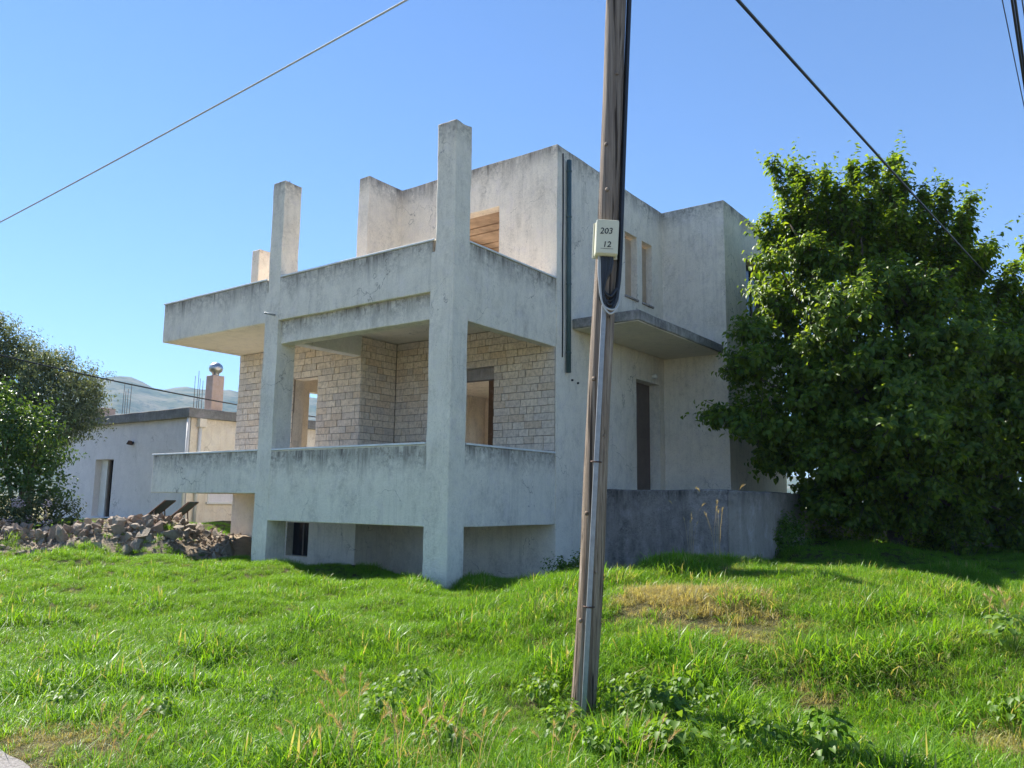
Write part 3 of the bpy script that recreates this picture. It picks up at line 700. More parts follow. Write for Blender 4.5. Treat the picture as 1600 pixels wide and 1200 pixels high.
while cnt < 298:
    t = random.random(); s = random.gauss(-.25, .5)
    d = (HB - HA) / np.linalg.norm(HB - HA); p = HA + (HB - HA) * t + np.array([-d[1], d[0]]) * s
    if heap_h(*p) < .05: continue
    r = random.choice((.05, .06, .075, .09, .11, .15)) * random.uniform(.8, 1.2)
    o = bpy.data.objects.new('stone', random.choice(stones)); COL.objects.link(o); o.parent = heap
    o.location = Vector((p[0], p[1], gz1(*p) + heap_h(*p) + r * .15)) - heap.location
    o.rotation_euler = [random.uniform(0, 6.28) for _ in range(3)]; o.scale = (r * random.uniform(1.2, 2.1), r * random.uniform(1, 1.5), r * random.uniform(.8, 1.2)); cnt += 1

V, F = [], []
for _ in range(2600):
    t = random.random(); s_ = random.gauss(-.15, .75); d = (HB - HA) / np.linalg.norm(HB - HA); p = HA + (HB - HA) * t + np.array([-d[1], d[0]]) * s_
    hh_ = heap_h(*p)
    if hh_ < .012: continue
    r_ = random.choice((.012, .018, .025, .035, .045)); c = Vector((p[0], p[1], gz1(*p) - .03 + hh_ + r_ * .4)); k = len(V)
    for q in ((1, 0, 0), (-.4, .9, 0), (-.5, -.8, 0), (0, .1, 1), (.1, 0, -.8)): V.append(c + Vector((q[0] * r_ * random.uniform(.7, 1.6), q[1] * r_ * random.uniform(.7, 1.6), q[2] * r_ * random.uniform(.5, 1.1))))
    F += [[k, k + 1, k + 3], [k + 1, k + 2, k + 3], [k + 2, k, k + 3], [k + 1, k, k + 4], [k + 2, k + 1, k + 4], [k, k + 2, k + 4]]
mesh_obj('stone_chips', V, F, M['chips'], heap)['kind'] = 'stuff'

# ------------------------------------------------------------------ utility pole
B0 = un(910, 1112, z=.17); T0 = un(966, 0, d=6.12); ax = (T0 - B0).normalized()
TOP = B0 + ax * ((T0 - B0).length + 1.25)
pole = empty('utility_pole', B0); tag(pole, 'leaning weathered wooden utility pole standing in the grass bank', 'utility pole')
L_ = (TOP - B0).length
side = (rt - ax * rt.dot(ax)).normalized(); front = side.cross(ax) * -1
if front.dot(CAM - B0) < 0: front = -front
V, F = [], []; nseg, nr = 90, 40
for i in range(nseg + 1):
    t = i / nseg; c = B0 - ax * .25 + ax * (L_ + .25) * t + side * (.012 * math.sin(t * 5.1) + .006 * math.sin(t * 13))
    r0 = .089 - .016 * t
    for k in range(nr):
        a = 2 * math.pi * k / nr
        dv = side * math.cos(a) + front * math.sin(a)
        r = r0 * (1 + .05 * mnoise.noise(Vector((math.cos(a) * 1.2, math.sin(a) * 1.2, t * 9))) + .03 * mnoise.noise(Vector((math.cos(a) * 7, math.sin(a) * 7, t * 3))))
        V.append(c + dv * r)
for i in range(nseg):
    for k in range(nr): F.append([i * nr + k, i * nr + (k + 1) % nr, (i + 1) * nr + (k + 1) % nr, (i + 1) * nr + k])
F.append([nseg * nr + k for k in range(nr)])
mesh_obj('shaft', V, F, M['pole'], pole, True)
def onp(h, s, f): return B0 + ax * h + side * s + front * f
# knots and nails
for h, s in ((4.05, -.045), (3.35, .02), (2.3, -.05), (1.9, .05), (1.35, -.05), (.95, .04), (.62, -.055), (.45, .05), (3.7, -.02), (2.75, .045), (4.6, .01)):
    f_ = math.sqrt(max(.0001, .088 ** 2 - s ** 2))
    tube('knot', [onp(h, s * .96, f_ * .96), onp(h, s * 1.06, f_ * 1.06)], [.017, .008], M['pole'], pole, 7)
def hy(py):   # height up the pole seen at a photograph row
    lo, hi = 0.0, L_
    for _ in range(40):
        m = (lo + hi) / 2; q = B0 + ax * m - CAM; y = 600 - FPX * q.dot(up) / q.dot(fwd)
        lo, hi = (m, hi) if y > py else (lo, m)
    return lo
hb0, hb1 = hy(409), hy(353)
bx_rot = Matrix((( side.x, -front.x, ax.x), (side.y, -front.y, ax.y), (side.z, -front.z, ax.z))).to_4x4()
def local_box(name, s0, s1, f0, f1, h0, h1, mat, parent, bev=.008):
    o = solid(name, [(s0, s1, -f1, -f0, h0, h1)], [], mat, None, bev=bev, step=9, wob=0)
    for v in o.data.vertices: v.co = B0 + bx_rot @ v.co
    o.parent = parent; o.matrix_parent_inverse = Matrix.Translation(-Vector(parent.location)) if parent.type == 'EMPTY' else Matrix.Identity(4)
    return o
jb = local_box('junction_box', -.092, .072, .075, .165, hb0 + .004, hb1 - .004, M['box'], pole, .014)
local_box('box_back', -.104, .078, .068, .082, hb0 - .002, hb1 - .012, M['box'], jb, .003)
lid = local_box('box_lid', -.088, .068, .165, .176, hb0 + .012, hb1 - .012, M['box'], jb, .005)
def text_mesh(txt, size):
    cu = bpy.data.curves.new('lettering', 'FONT'); cu.body = txt; cu.size = size; cu.align_x = 'CENTER'; cu.extrude = .0008; cu.offset = .0004
    ob = bpy.data.objects.new('tmp', cu); COL.objects.link(ob)
    dg = bpy.context.evaluated_depsgraph_get(); me = bpy.data.meshes.new_from_object(ob.evaluated_get(dg)); bpy.data.objects.remove(ob); return me
for txt, hh, sh in (('203', .60, -.02), ('12', .20, -.012)):
    me = text_mesh(txt, .062); me.materials.clear(); me.materials.append(M['ink'])
    for v in me.vertices:
        x, y, z = v.co; x2 = x + y * .12
        x2 += .0022 * mnoise.noise(Vector((x * 60, y * 60, 1))); y += .003 * mnoise.noise(Vector((x * 40, y * 40, 7))) + .05 * x
        v.co = onp(hb0 + (hb1 - hb0) * hh * .9 + y + .01, sh + x2, .1772 + z)
    o = bpy.data.objects.new('lettering', me); COL.objects.link(o); o.parent = jb
local_box('lettering_underline', -.055, .035, .1762, .1775, hb0 + .046, hb0 + .0485, M['ink'], jb, 0)
# conduit with clamps
hc = hy(480)
cpts = [onp(h, -.002 + .004 * math.sin(h * 3) - .010 * (h / hc), .098) for h in np.linspace(-.05, hc, 14)]
cnd = local_box('conduit', -.018, .016, .082, .112, -.05, hc, M['galv'], pole, .004)
for py in (722, 945):
    h = hy(py); cl = tube('clamp', [onp(h, -.036, .084), onp(h, -.022, .116), onp(h, .022, .116), onp(h, .036, .084)], .006, M['rust'], pole, 6)
# cables: a black bundle down the right of the pole, looping into the box
def spline(P, n=10):
    P = [Vector(p) for p in P]; out = []
    for i in range(len(P) - 1):
        p0, p1, p2, p3 = P[max(i - 1, 0)], P[i], P[i + 1], P[min(i + 2, len(P) - 1)]
        for k in range(n):
            t = k / n; out.append(.5 * ((2 * p1) + (p2 - p0) * t + (2 * p0 - 5 * p1 + 4 * p2 - p3) * t * t + (3 * p1 - p0 - 3 * p2 + p3) * t ** 3))
    return out + [P[-1]]
hl = hy(487)
for k in range(7):
    ds, df = .008 * math.sin(k * 2.1), .012 * math.cos(k * 1.7); bt = hl + .03 * (k % 4)
    P = [onp(L_ - .1, .07 + ds, .02 + df), onp(4.6, .088 + ds, .02 + df), onp(4.0, .094 + ds, .03 + df), onp(hb1 + .1, .098 + ds, .045 + df), onp(hb0, .10 + ds, .06 + df), onp(hb0 - .18, .095 + ds, .07 + df), onp(bt + .05, .075 + ds, .09 + df), onp(bt, .035, .105 + df), onp(bt + .06, -.01 + ds - .004 * k, .115 + df), onp(hb0 - .1, -.035 + .011 * k, .12), onp(hb0 + .01, -.045 + .014 * k, .12)]
    tube('cable', spline(P), .0095 + .003 * (k % 2), M['black'], pole, 6)
for k, dz in ((0, -.02), (1, .01)):
    P = [onp(hb0 + .01, -.06 + .012 * k, .12), onp(hb0 - .15, -.052 + .01 * k, .125), onp(hl + .04, -.02, .135), onp(hl + dz - .02, .04, .135), onp(hl + .02, .095, .11), onp(hl + .12, .105, .08), onp(hb0, .085, .05)]
    tube('cable', spline(P), .007, M['grey_cable'], pole, 6)

# overhead lines
def wire(pa, pb, r, sag, mat, label, name='overhead_wire', n=40):
    pts = []
    for i in range(n + 1):
        t = i / n; p = pa.lerp(pb, t); p = p - Vector((0, 0, sag * 4 * t * (1 - t))); pts.append(p)
    o = tube(name, pts, r, mat, None, 6); tag(o, label, 'wire', 'overhead lines'); return o
hw = hy(-185)
a0 = onp(hw, -.05, .0)
d_ = (un(0, 320, d=12.5) - a0); wire(a0, a0 + d_ * 3.2, .011, .35, M['grey_cable'], 'pale overhead wire running from the pole to the left over the balconies')
a0 = onp(hw, .06, .0); d_ = (un(1600, 486, d=21) - a0); wire(a0, a0 + d_ * 2.0, .017, .12, M['black'], 'thick black overhead wire passing over the big tree')
for i, (x0, x1, y1, r, lab) in enumerate(((1566, 1602, 175, .005, 'thinnest overhead wire in the upper right corner'), (1581, 1603, 150, .012, 'thick overhead wire in the upper right corner, left of its twin'), (1586, 1607, 150, .012, 'thick overhead wire in the upper right corner, right of its twin'), (1597, 1606, 60, .006, 'overhead wire nearest the right edge of the sky'))):
    a, b = un(x0, 0, d=7.4), un(x1, y1, d=8.6 if y1 > 100 else 7.8); d_ = b - a
    wire(a - d_ * 6, a + d_ * 12, r, .0, M['black'], lab)
wire(un(-60, 540, d=15), un(520, 655, d=21), .016, .12, M['black'], 'black service cable sagging above the bungalow roof')

# ------------------------------------------------------------------ plants
def leaves(pos, axis, nrm, size, width=.62, droop=.25, fold=.18):
    """leaf blades of 6 triangles from arrays"""
    n = len(pos); axis = axis / np.linalg.norm(axis, axis=1, keepdims=True)
    sd = np.cross(axis, nrm); sd /= np.linalg.norm(sd, axis=1, keepdims=True) + 1e-9; nm = np.cross(sd, axis)
    T = [(0, 0, 0), (.28, -.42, .06), (.28, .42, .06), (.62, -.36, -.02), (.62, .36, -.02), (1, 0, -.28), (.45, 0, -fold * .6)]
    S = size[:, None]; P = []
    for a, b, c in T:
        c2 = c - droop * a * a * .6
        P.append(pos + S * (axis * a + sd * b * width * 1.15 + nm * (c2 + abs(b) * fold)))
    V = np.stack(P, 1).reshape(-1, 3)
    t = np.array([(0, 2, 6), (0, 6, 1), (2, 4, 6), (6, 3, 1), (4, 5, 6), (6, 5, 3)])
    tri = (np.arange(n)[:, None, None] * 7 + t[None]).reshape(-1, 3)
    return V, tri, 7

def rand_dirs(n):
    v = rng.normal(size=(n, 3)); return v / np.linalg.norm(v, axis=1, keepdims=True)

def leafy(name, parent, pos, axis, nrm, size, mat, **kw):
    V, tri, k = leaves(pos, axis, nrm, size, **kw)
    tint = np.repeat(np.clip(rng.normal(.45, .28, len(pos)), 0, 1), k)
    me = np_mesh(name, V, tri, mat, False, {'tint': tint})
    return link(bpy.data.objects.new(name, me), parent)

def limbs(base, targets, r0, mat, parent, name='trunk', fork=.35, wob=.18, seg=7):
    """trunk that forks into limbs ending at targets"""
    pieces = []; base = Vector(base); c = Vector(np.mean(np.array(targets), 0)); mid = base.lerp(c, fork)
    mid.x = base.x * .6 + mid.x * .4; mid.y = base.y * .6 + mid.y * .4
    P = spline([base - Vector((0, 0, .2)), base.lerp(mid, .5) + Vector((random.uniform(-wob, wob) * .5, random.uniform(-wob, wob) * .5, 0)), mid], 4)
    pieces.append(tube(None, P, [r0 * (1.25 - .45 * i / (len(P) - 1)) for i in range(len(P))], None, seg=10))
    for t in targets:
        t = Vector(t); m1 = mid.lerp(t, .5) + Vector((random.uniform(-wob, wob), random.uniform(-wob, wob), random.uniform(0, wob) * 1.5))
        P = spline([mid - (mid - base).normalized() * .1, m1, t], 5); k = len(P)
        pieces.append(tube(None, P, [r0 * .55 * (1 - .88 * i / (k - 1)) + .006 for i in range(k)], None, seg=seg))
    V, F = join_parts(pieces); return mesh_obj(name, V, F, mat, parent, True)

def shoot_crown(starts, dirs, lens, n_per_m, leaf, bend=.25):
    """leaves set along shoots"""
    P, A, Nn, S = [], [], [], []
    for s, d, L in zip(starts, dirs, lens):
        k = max(4, int(L * n_per_m)); t = (np.arange(k) + rng.random(k)) / k
        d = d / np.linalg.norm(d); b = rng.normal(size=3) * bend; b[2] = abs(b[2]) * .4
        base = s[None] + d[None] * (t * L)[:, None] + b[None] * (t ** 2 * L)[:, None]
        out = rand_dirs(k); out -= d[None] * (out @ d)[:, None] * .8; out /= np.linalg.norm(out, axis=1, keepdims=True)
        ax_ = out + d[None] * .45 + np.array([0, 0, -.35])[None]
        nr = d[None] * .7 + np.array([0, 0, .9])[None] + rng.normal(size=(k, 3)) * .35
        P.append(base + out * leaf * .25); A.append(ax_); Nn.append(nr); S.append(leaf * rng.uniform(.6, 1.2, k) * (1.05 - .35 * t))
    return np.concatenate(P), np.concatenate(A), np.concatenate(Nn), np.concatenate(S)

# the big broad-leaved tree beside the house
TB = Vector((4.35, 8.9, gz1(4.35, 8.9)))
tree = empty('broadleaf_tree', TB); tag(tree, 'big dense broad-leaved green tree crowding the house wall', 'tree')
def big_tree():
    # clumps measured on the crown: pixel x, y, depth, radius
    C = [(1235, 350, 16.6, .6), (1290, 330, 16.6, .8), (1345, 370, 16.4, .85), (1385, 300, 16.9, .5), (1395, 370, 16.6, .75), (1450, 380, 16.8, .7), (1480, 400, 17, .65),
         (1510, 420, 17.2, .5), (1530, 470, 17.4, .8), (1580, 500, 17.6, .7), (1220, 420, 16.2, .75), (1270, 430, 15.9, .8), (1200, 480, 16, .6), (1175, 520, 15.7, .5), (1170, 580, 15.4, .55), (1190, 650, 15.2, .75), (1225, 560, 15.4, .9), (1235, 690, 15.2, .85), (1180, 620, 15.3, .45),
         (1320, 470, 15.4, 1.0), (1400, 460, 15.6, 1.0), (1470, 490, 15.9, 1.0), (1300, 560, 15, 1.0), (1380, 560, 14.8, 1.0), (1460, 580, 15, 1.0), (1540, 570, 15.6, 1.0), (1300, 650, 14.8, 1.0), (1390, 660, 14.6, 1.0), (1480, 670, 14.8, 1.0), (1570, 660, 15.4, 1.0), (1290, 730, 15, .6), (1370, 745, 14.9, .65), (1450, 750, 15, .6), (1540, 745, 15.2, .6), (1600, 740, 15.6, .6), (1640, 560, 16, 1.1), (1650, 660, 15.8, 1.1), (1620, 470, 17, .8), (1690, 600, 16.5, 1.2), (1600, 560, 16.2, .9), (1590, 620, 15.6, .9), (1610, 690, 15.2, .9), (1640, 400, 17.8, .6),
         (1250, 480, 18, 1.1), (1340, 430, 18.4, 1.1), (1440, 450, 18.6, 1.2), (1540, 560, 18.6, 1.2), (1300, 600, 18.4, 1.2), (1420, 600, 19, 1.3), (1620, 620, 18.5, 1.3), (1350, 690, 18.2, 1.0), (1480, 700, 18.4, 1.0), (1260, 660, 17.4, .8), (1290, 790, 15.2, .5), (1350, 800, 15.4, .55), (1420, 805, 15.5, .55), (1500, 800, 15.6, .6), (1560, 795, 15.8, .6), (1620, 800, 16, .7), (1330, 760, 17, .8), (1430, 770, 17.4, .8), (1530, 770, 17.6, .8), (1265, 775, 16, .5), (1215, 720, 15.8, .55), (1500, 840, 15.4, .4), (1440, 840, 16, .45), (1370, 840, 16.4, .45), (1300, 780, 16.6, .6), (1390, 800, 15.8, .6), (1470, 815, 16, .6), (1560, 830, 16, .6), (1320, 830, 16.6, .4), (1600, 850, 15.8, .5), (1280, 820, 16.8, .4), (1540, 700, 15, .8), (1420, 710, 14.7, .8), (1330, 700, 14.8, .8)]
    st, dr_, ln = [], [], []; P2, A2, N2, S2 = [], [], [], []; cen = np.array(un(1400, 600, d=16.8))
    tips = []
    LEAD = [(1200, 236, 1238, 330, .5), (1237, 238, 1262, 380, 1), (1258, 262, 1275, 390, .8), (1286, 246, 1290, 400, 1), (1312, 275, 1312, 400, .9), (1332, 240, 1335, 400, 1), (1364, 236, 1352, 380, .8), (1398, 226, 1385, 400, 1.15), (1414, 245, 1400, 420, 1), (1445, 276, 1435, 420, 1), (1477, 274, 1468, 430, 1), (1520, 290, 1492, 430, .9), (1508, 325, 1485, 450, .9), (1546, 370, 1512, 470, 1), (1588, 400, 1552, 500, 1), (1192, 325, 1235, 410, .8), (1182, 335, 1220, 420, .6), (1425, 330, 1425, 440, 1), (1360, 300, 1360, 420, 1), (1230, 320, 1250, 420, 1), (1575, 430, 1545, 510, .9)]
    for tx, ty, bx_, by_, wd in LEAD:
        dd_ = rng.uniform(16.3, 17.2); t1 = np.array(un(tx, ty + 8, d=dd_)); t0 = np.array(un(bx_, by_, d=dd_)); L_t = np.linalg.norm(t1 - t0); ud = (t1 - t0) / L_t
        for _ in range(int(L_t * 27 * wd) + 6):
            f_ = rng.random() ** .8; w_r = (.30 * (1 - f_) + .10) * wd
            q = rand_dirs(1)[0]; q -= ud * (q @ ud); st.append(t0 + ud * L_t * f_ * .9 + q * w_r * .3); dr_.append(q * .8 + ud * 1.1 + np.array([0, 0, .3])); ln.append(min(rng.uniform(.2, .45) * (1.2 - .5 * f_), L_t * (1.0 - f_ * .9)))
        for _ in range(3): st.append(t0 + rng.normal(size=3) * .05); dr_.append(ud + rng.normal(size=3) * .04); ln.append(L_t * rng.uniform(.8, 1.0))
    subs_ = []
    for px, py, d, r in C:
        c = np.array(un(px, py, d=d))
        if r >= .55: tips.append(c)
        if r < .5:
            # upright leaders: a few steep shoots rising out of the crown
            for _ in range(11):
                b0 = c + np.array([rng.normal() * r * .35, rng.normal() * r * .35, -r * 1.9 + rng.normal() * .1])
                st.append(b0); dr_.append(np.array([rng.normal() * .22, rng.normal() * .22, 1.0])); ln.append(r * rng.uniform(1.8, 3.2))
            for _ in range(14):
                q = rand_dirs(1)[0] * r * .5; st.append(c + q - np.array([0, 0, r])); dr_.append(q / r + np.array([0, 0, .5])); ln.append(r * rng.uniform(.5, 1.0))
            continue
        k = 1 if r < .6 else (4 if r < .9 else 6)
        for _ in range(k):
            off = rand_dirs(1)[0] * r * rng.uniform(.45, .95) if k > 1 else np.zeros(3)
            subs_.append((c + off * np.array([1, 1, .85]), r * (.62 if k > 1 else .9) * rng.uniform(.7, 1.1), py))
        m = int((240 if py < 570 else 380) * r ** 2.2 + 20)                      # inner foliage
        q = rand_dirs(m) * (r * rng.random(m) ** .5 * .8)[:, None]
        back = np.array(fwd) * .35
        P2.append(c + q + back); a = rand_dirs(m); a[:, 2] -= .5; A2.append(a); nn = rand_dirs(m) * .6; nn[:, 2] += .8; N2.append(nn); S2.append(rng.uniform(.09, .17, m))
    for c, r, py in subs_:
        o = c - cen; o = o / (np.linalg.norm(o) + 1e-6)
        for _ in range(int((38 if py < 570 else 46) * r ** 1.5 + 8)):
            q = rand_dirs(1)[0]; q[2] = q[2] * .6 + .15; q = q * r * rng.random() ** .4
            dv = o * .55 + q / r * .8 + np.array([0, 0, .35 if py < 560 else -.15])
            st.append(c + q * .8 - dv / np.linalg.norm(dv) * .2); dr_.append(dv); ln.append(rng.uniform(.3, .7) * (.55 + .5 * min(r, 1)))
    p, a, nn, s = shoot_crown(st, dr_, ln, 38, .135)
    p = np.concatenate([p] + P2); a = np.concatenate([a] + A2); nn = np.concatenate([nn] + N2); s = np.concatenate([s] + S2)
    ok = ~((p[:, 0] < XV + .06) & (p[:, 1] > 7.2)) & ~((p[:, 0] < 2.9) & (p[:, 1] < 7.75) & (p[:, 1] > 4.1) & (p[:, 2] < 1.95)) & (p[:, 2] > .75)
    leafy('crown', tree, p[ok], a[ok], nn[ok], s[ok], M['mulb'], width=.72)
    limbs(TB, [tuple(t) for t in tips], .17, M['bark'], tree)
    # twigs under the shoots
    pieces = [tube(None, [Vector(s_), Vector(s_ + d_ / np.linalg.norm(d_) * L * .9)], [.008, .003], None, seg=4) for s_, d_, L in zip(st, dr_, ln) if not (s_[0] < XV + .3 and s_[1] > 7)]
    V, F = join_parts(pieces); mesh_obj('twigs', V, F, M['bark'], tree)['kind'] = 'stuff'
    return len(p)
print('tree leaves', big_tree())

def blob_tree(name, label, cat, clumps, base, leafmat, leaf, dens, r0, width, up_bias=.2, shoot=.5, lim=True, group=None):
    e = empty(name, base); tag(e, label, cat, group)
    st, dr_, ln = [], [], []
    cen = np.mean([np.array(c[:3]) for c in clumps], 0)
    for x, y, z, r in clumps:
        c = np.array((x, y, z))
        for _ in range(int(dens * 3.2 * r ** 2) + 12):
            q = rand_dirs(1)[0] * r * rng.random() ** .33
            dv = q / r + (c - cen) / (np.linalg.norm(c - cen) + .3) * .4 + np.array([0, 0, up_bias])
            st.append(c + q * .8); dr_.append(dv); ln.append(shoot * rng.uniform(.5, 1.2))
    p, a, nn, s = shoot_crown(st, dr_, ln, 3.3 / leaf, leaf)
    ok = p[:, 2] > gz(p[:, 0], p[:, 1]) + .03
    leafy('crown', e, p[ok], a[ok], nn[ok], s[ok], leafmat, width=width)
    limbs(base, [c[:3] for c in clumps][:9], r0, M['bark'], e)
    return e
def pix(L): return [(*un(px, py, d=d), r) for px, py, d, r in L]
b = un(40, 800, d=22); blob_tree('olive_tree', 'grey-green olive tree reaching over the bungalow roof', 'tree',
    pix([(75, 600, 21.5, .75), (120, 620, 21, .6), (40, 640, 21.5, .85), (100, 660, 21, .55), (-10, 560, 22, .8), (-5, 520, 22, .45), (60, 575, 21.8, .5), (135, 600, 21.2, .35), (20, 590, 22.2, .7), (90, 570, 21.6, .35), (-40, 620, 22, .9), (-60, 540, 22.4, .7), (130, 650, 20.8, .4), (60, 690, 21.4, .6), (30, 550, 22, .45)]),
    (b.x, b.y, gz1(b.x, b.y)), M['olive'], .10, 150, .10, .38, .15, .45)
b = un(20, 840, d=18.6); blob_tree('broadleaf_shrub', 'tall bright green broad-leaved shrub at the left edge', 'shrub',
    pix([(20, 660, 18.6, .55), (60, 690, 18.4, .5), (10, 720, 18.4, .6), (65, 740, 18.2, .5), (88, 715, 18.4, .3), (30, 770, 18.2, .55), (-20, 690, 18.8, .65), (5, 630, 18.8, .4), (80, 770, 18, .33), (40, 720, 18.8, .55), (-30, 780, 18.6, .55), (0, 690, 18.2, .5), (50, 655, 18.6, .35)]),
    (b.x, b.y, gz1(b.x, b.y)), M['fig'], .12, 46, .06, .6, .3, .4)
b = un(60, 845, d=17.4); fs = blob_tree('flowering_shrub', 'low shrub with faded pale blossoms beside the rubble', 'shrub',
    pix([(30, 795, 17.4, .38), (70, 795, 17.5, .34), (105, 800, 17.6, .26), (10, 818, 17.2, .38), (55, 820, 17.2, .36), (92, 820, 17.4, .26), (-20, 805, 17.4, .42), (118, 818, 17.6, .17)]),
    (b.x, b.y, gz1(b.x, b.y)), M['hydr'], .085, 120, .04, .6, .4, .25)
for k in range(16):
    c = un(random.uniform(0, 115), random.uniform(780, 825), d=random.uniform(16.9, 17.2)); 
    pieces = []
    for j in range(14):
        q = c + Vector((random.gauss(0, .05), random.gauss(0, .05), random.gauss(0, .035))); r = .022
        pieces.append(([q + Vector(v) * r for v in ((1, 0, 0), (0, 1, 0), (-1, 0, 0), (0, -1, 0), (0, 0, 1))], [[0, 1, 4], [1, 2, 4], [2, 3, 4], [3, 0, 4], [3, 2, 1, 0]]))
    V, F = join_parts(pieces); mesh_obj('blossom', V, F, M['petal'], fs)

# boundary wall beyond the big tree
wy = solid('boundary_wall', [(1.55, 16, 11.5, 11.72, 0, 1.5)], [], M['old'], None, bev=.02, step=.4, wob=.02, props={'stain_top': 1.45})
tag(wy, 'low dark concrete boundary wall in the shade under the tree', 'wall')

# ------------------------------------------------------------------ grass
def blade_clump(n, rad, h0, h1, wid, lean, seed, seg=3, stiff=.5):
    r = np.random.default_rng(seed); V, T, tint = [], [], []
    for i in range(n):
        a = r.uniform(0, 2 * math.pi); q = rad * math.sqrt(r.random()); b = np.array([q * math.cos(a), q * math.sin(a), -.02])
        h = r.uniform(h0, h1); la = r.uniform(0, 2 * math.pi); ld = np.array([math.cos(la), math.sin(la), 0]); bend = abs(r.normal(0, lean)) * h
        sd = np.array([-math.sin(la + r.normal(0, .5)), math.cos(la), 0]); w = wid * r.uniform(.6, 1.3); k = len(V)
        for j in range(seg):
            t = j / seg; p = b + np.array([0, 0, h * t * (1 - .12 * t * bend / h)]) + ld * bend * t ** (1 + stiff * 2)
            V.append(p - sd * w * (1 - t * .55)); V.append(p + sd * w * (1 - t * .55))
        V.append(b + np.array([0, 0, h * (1 - .35 * min(1.5, bend / h) ** 2)]) + ld * bend)
        for j in range(seg - 1):
            c = k + 2 * j; T += [(c, c + 1, c + 3), (c, c + 3, c + 2)]
        c = k + 2 * (seg - 1); T.append((c, c + 1, c + 2)); tint += [np.clip(r.normal(.5, .38), 0, 1)] * (2 * seg + 1)
    return np.array(V), np.array(T), np.array(tint)

def seed_clump(n, seed, h0=.35, h1=.6):
    """grass stems carrying bristly seed heads"""
    r = np.random.default_rng(seed); V, T, tint = [], [], []
    for i in range(n):
        b = np.array([r.normal(0, .06), r.normal(0, .06), -.02]); h = r.uniform(h0, h1); la = r.uniform(0, 6.28); ld = np.array([math.cos(la), math.sin(la), 0]); sd = np.array([-ld[1], ld[0], 0])
        pts = [b + np.array([0, 0, h * t]) + ld * h * .35 * t ** 2.2 for t in (0, .35, .7, 1)]; k = len(V)
        for p in pts: V += [p - sd * .0016, p + sd * .0016]
        for j in range(3): c = k + 2 * j; T += [(c, c + 1, c + 3), (c, c + 3, c + 2)]
        d = pts[-1] - pts[-2]; d /= np.linalg.norm(d)
        tint += [.7] * 8
        for q in range(26):
            t = q / 26; p = pts[-1] + d * .085 * t - np.array([0, 0, .03 * t * t]); o = r.normal(size=3); o /= np.linalg.norm(o); tip = p + (d * .8 + o * .55) * .045; s2 = np.cross(d, o) * .0028; k = len(V)
            V += [p - s2, p + s2, tip]; T.append((k, k + 1, k + 2)); tint += [.5 + .4 * r.random()] * 3
    return np.array(V), np.array(T), np.array(tint)

variants = []
for lst in ([(70, .12, .06, .17, .0028, .75, 100 + i, 3) for i in range(8)], [(56, .12, .05, .18, .0037, 1.0, 200 + i, 4) for i in range(6)], [(44, .11, .09, .24, .0044, .95, 240 + i, 4) for i in range(3)], [(46, .17, .03, .13, .0034, 1.7, 300 + i, 3) for i in range(3)]):
    for n_, rd, h0, h1, w_b, ln_b, sd_, sg in lst:
        V, T, t = blade_clump(n_, rd, h0, h1, w_b, ln_b, sd_, sg); kk = 2 * sg + 1
        straw = np.repeat((np.random.default_rng(sd_).random(n_) < .022).astype(float) * .8, kk)
        variants.append(np_mesh('grass_clump', V, T, M['grass'], False, {'tint': t, 'straw': straw}))

def inside_house(x, y):
    return ((x > XE) & (x < .02) & (y > .75) & (y < YE)) | ((x > 0) & (x < XV + .05) & (y > YI - .05) & (y < YE)) | ((x > 0) & (x < 2.88) & (y > 4.17) & (y < 7.74))

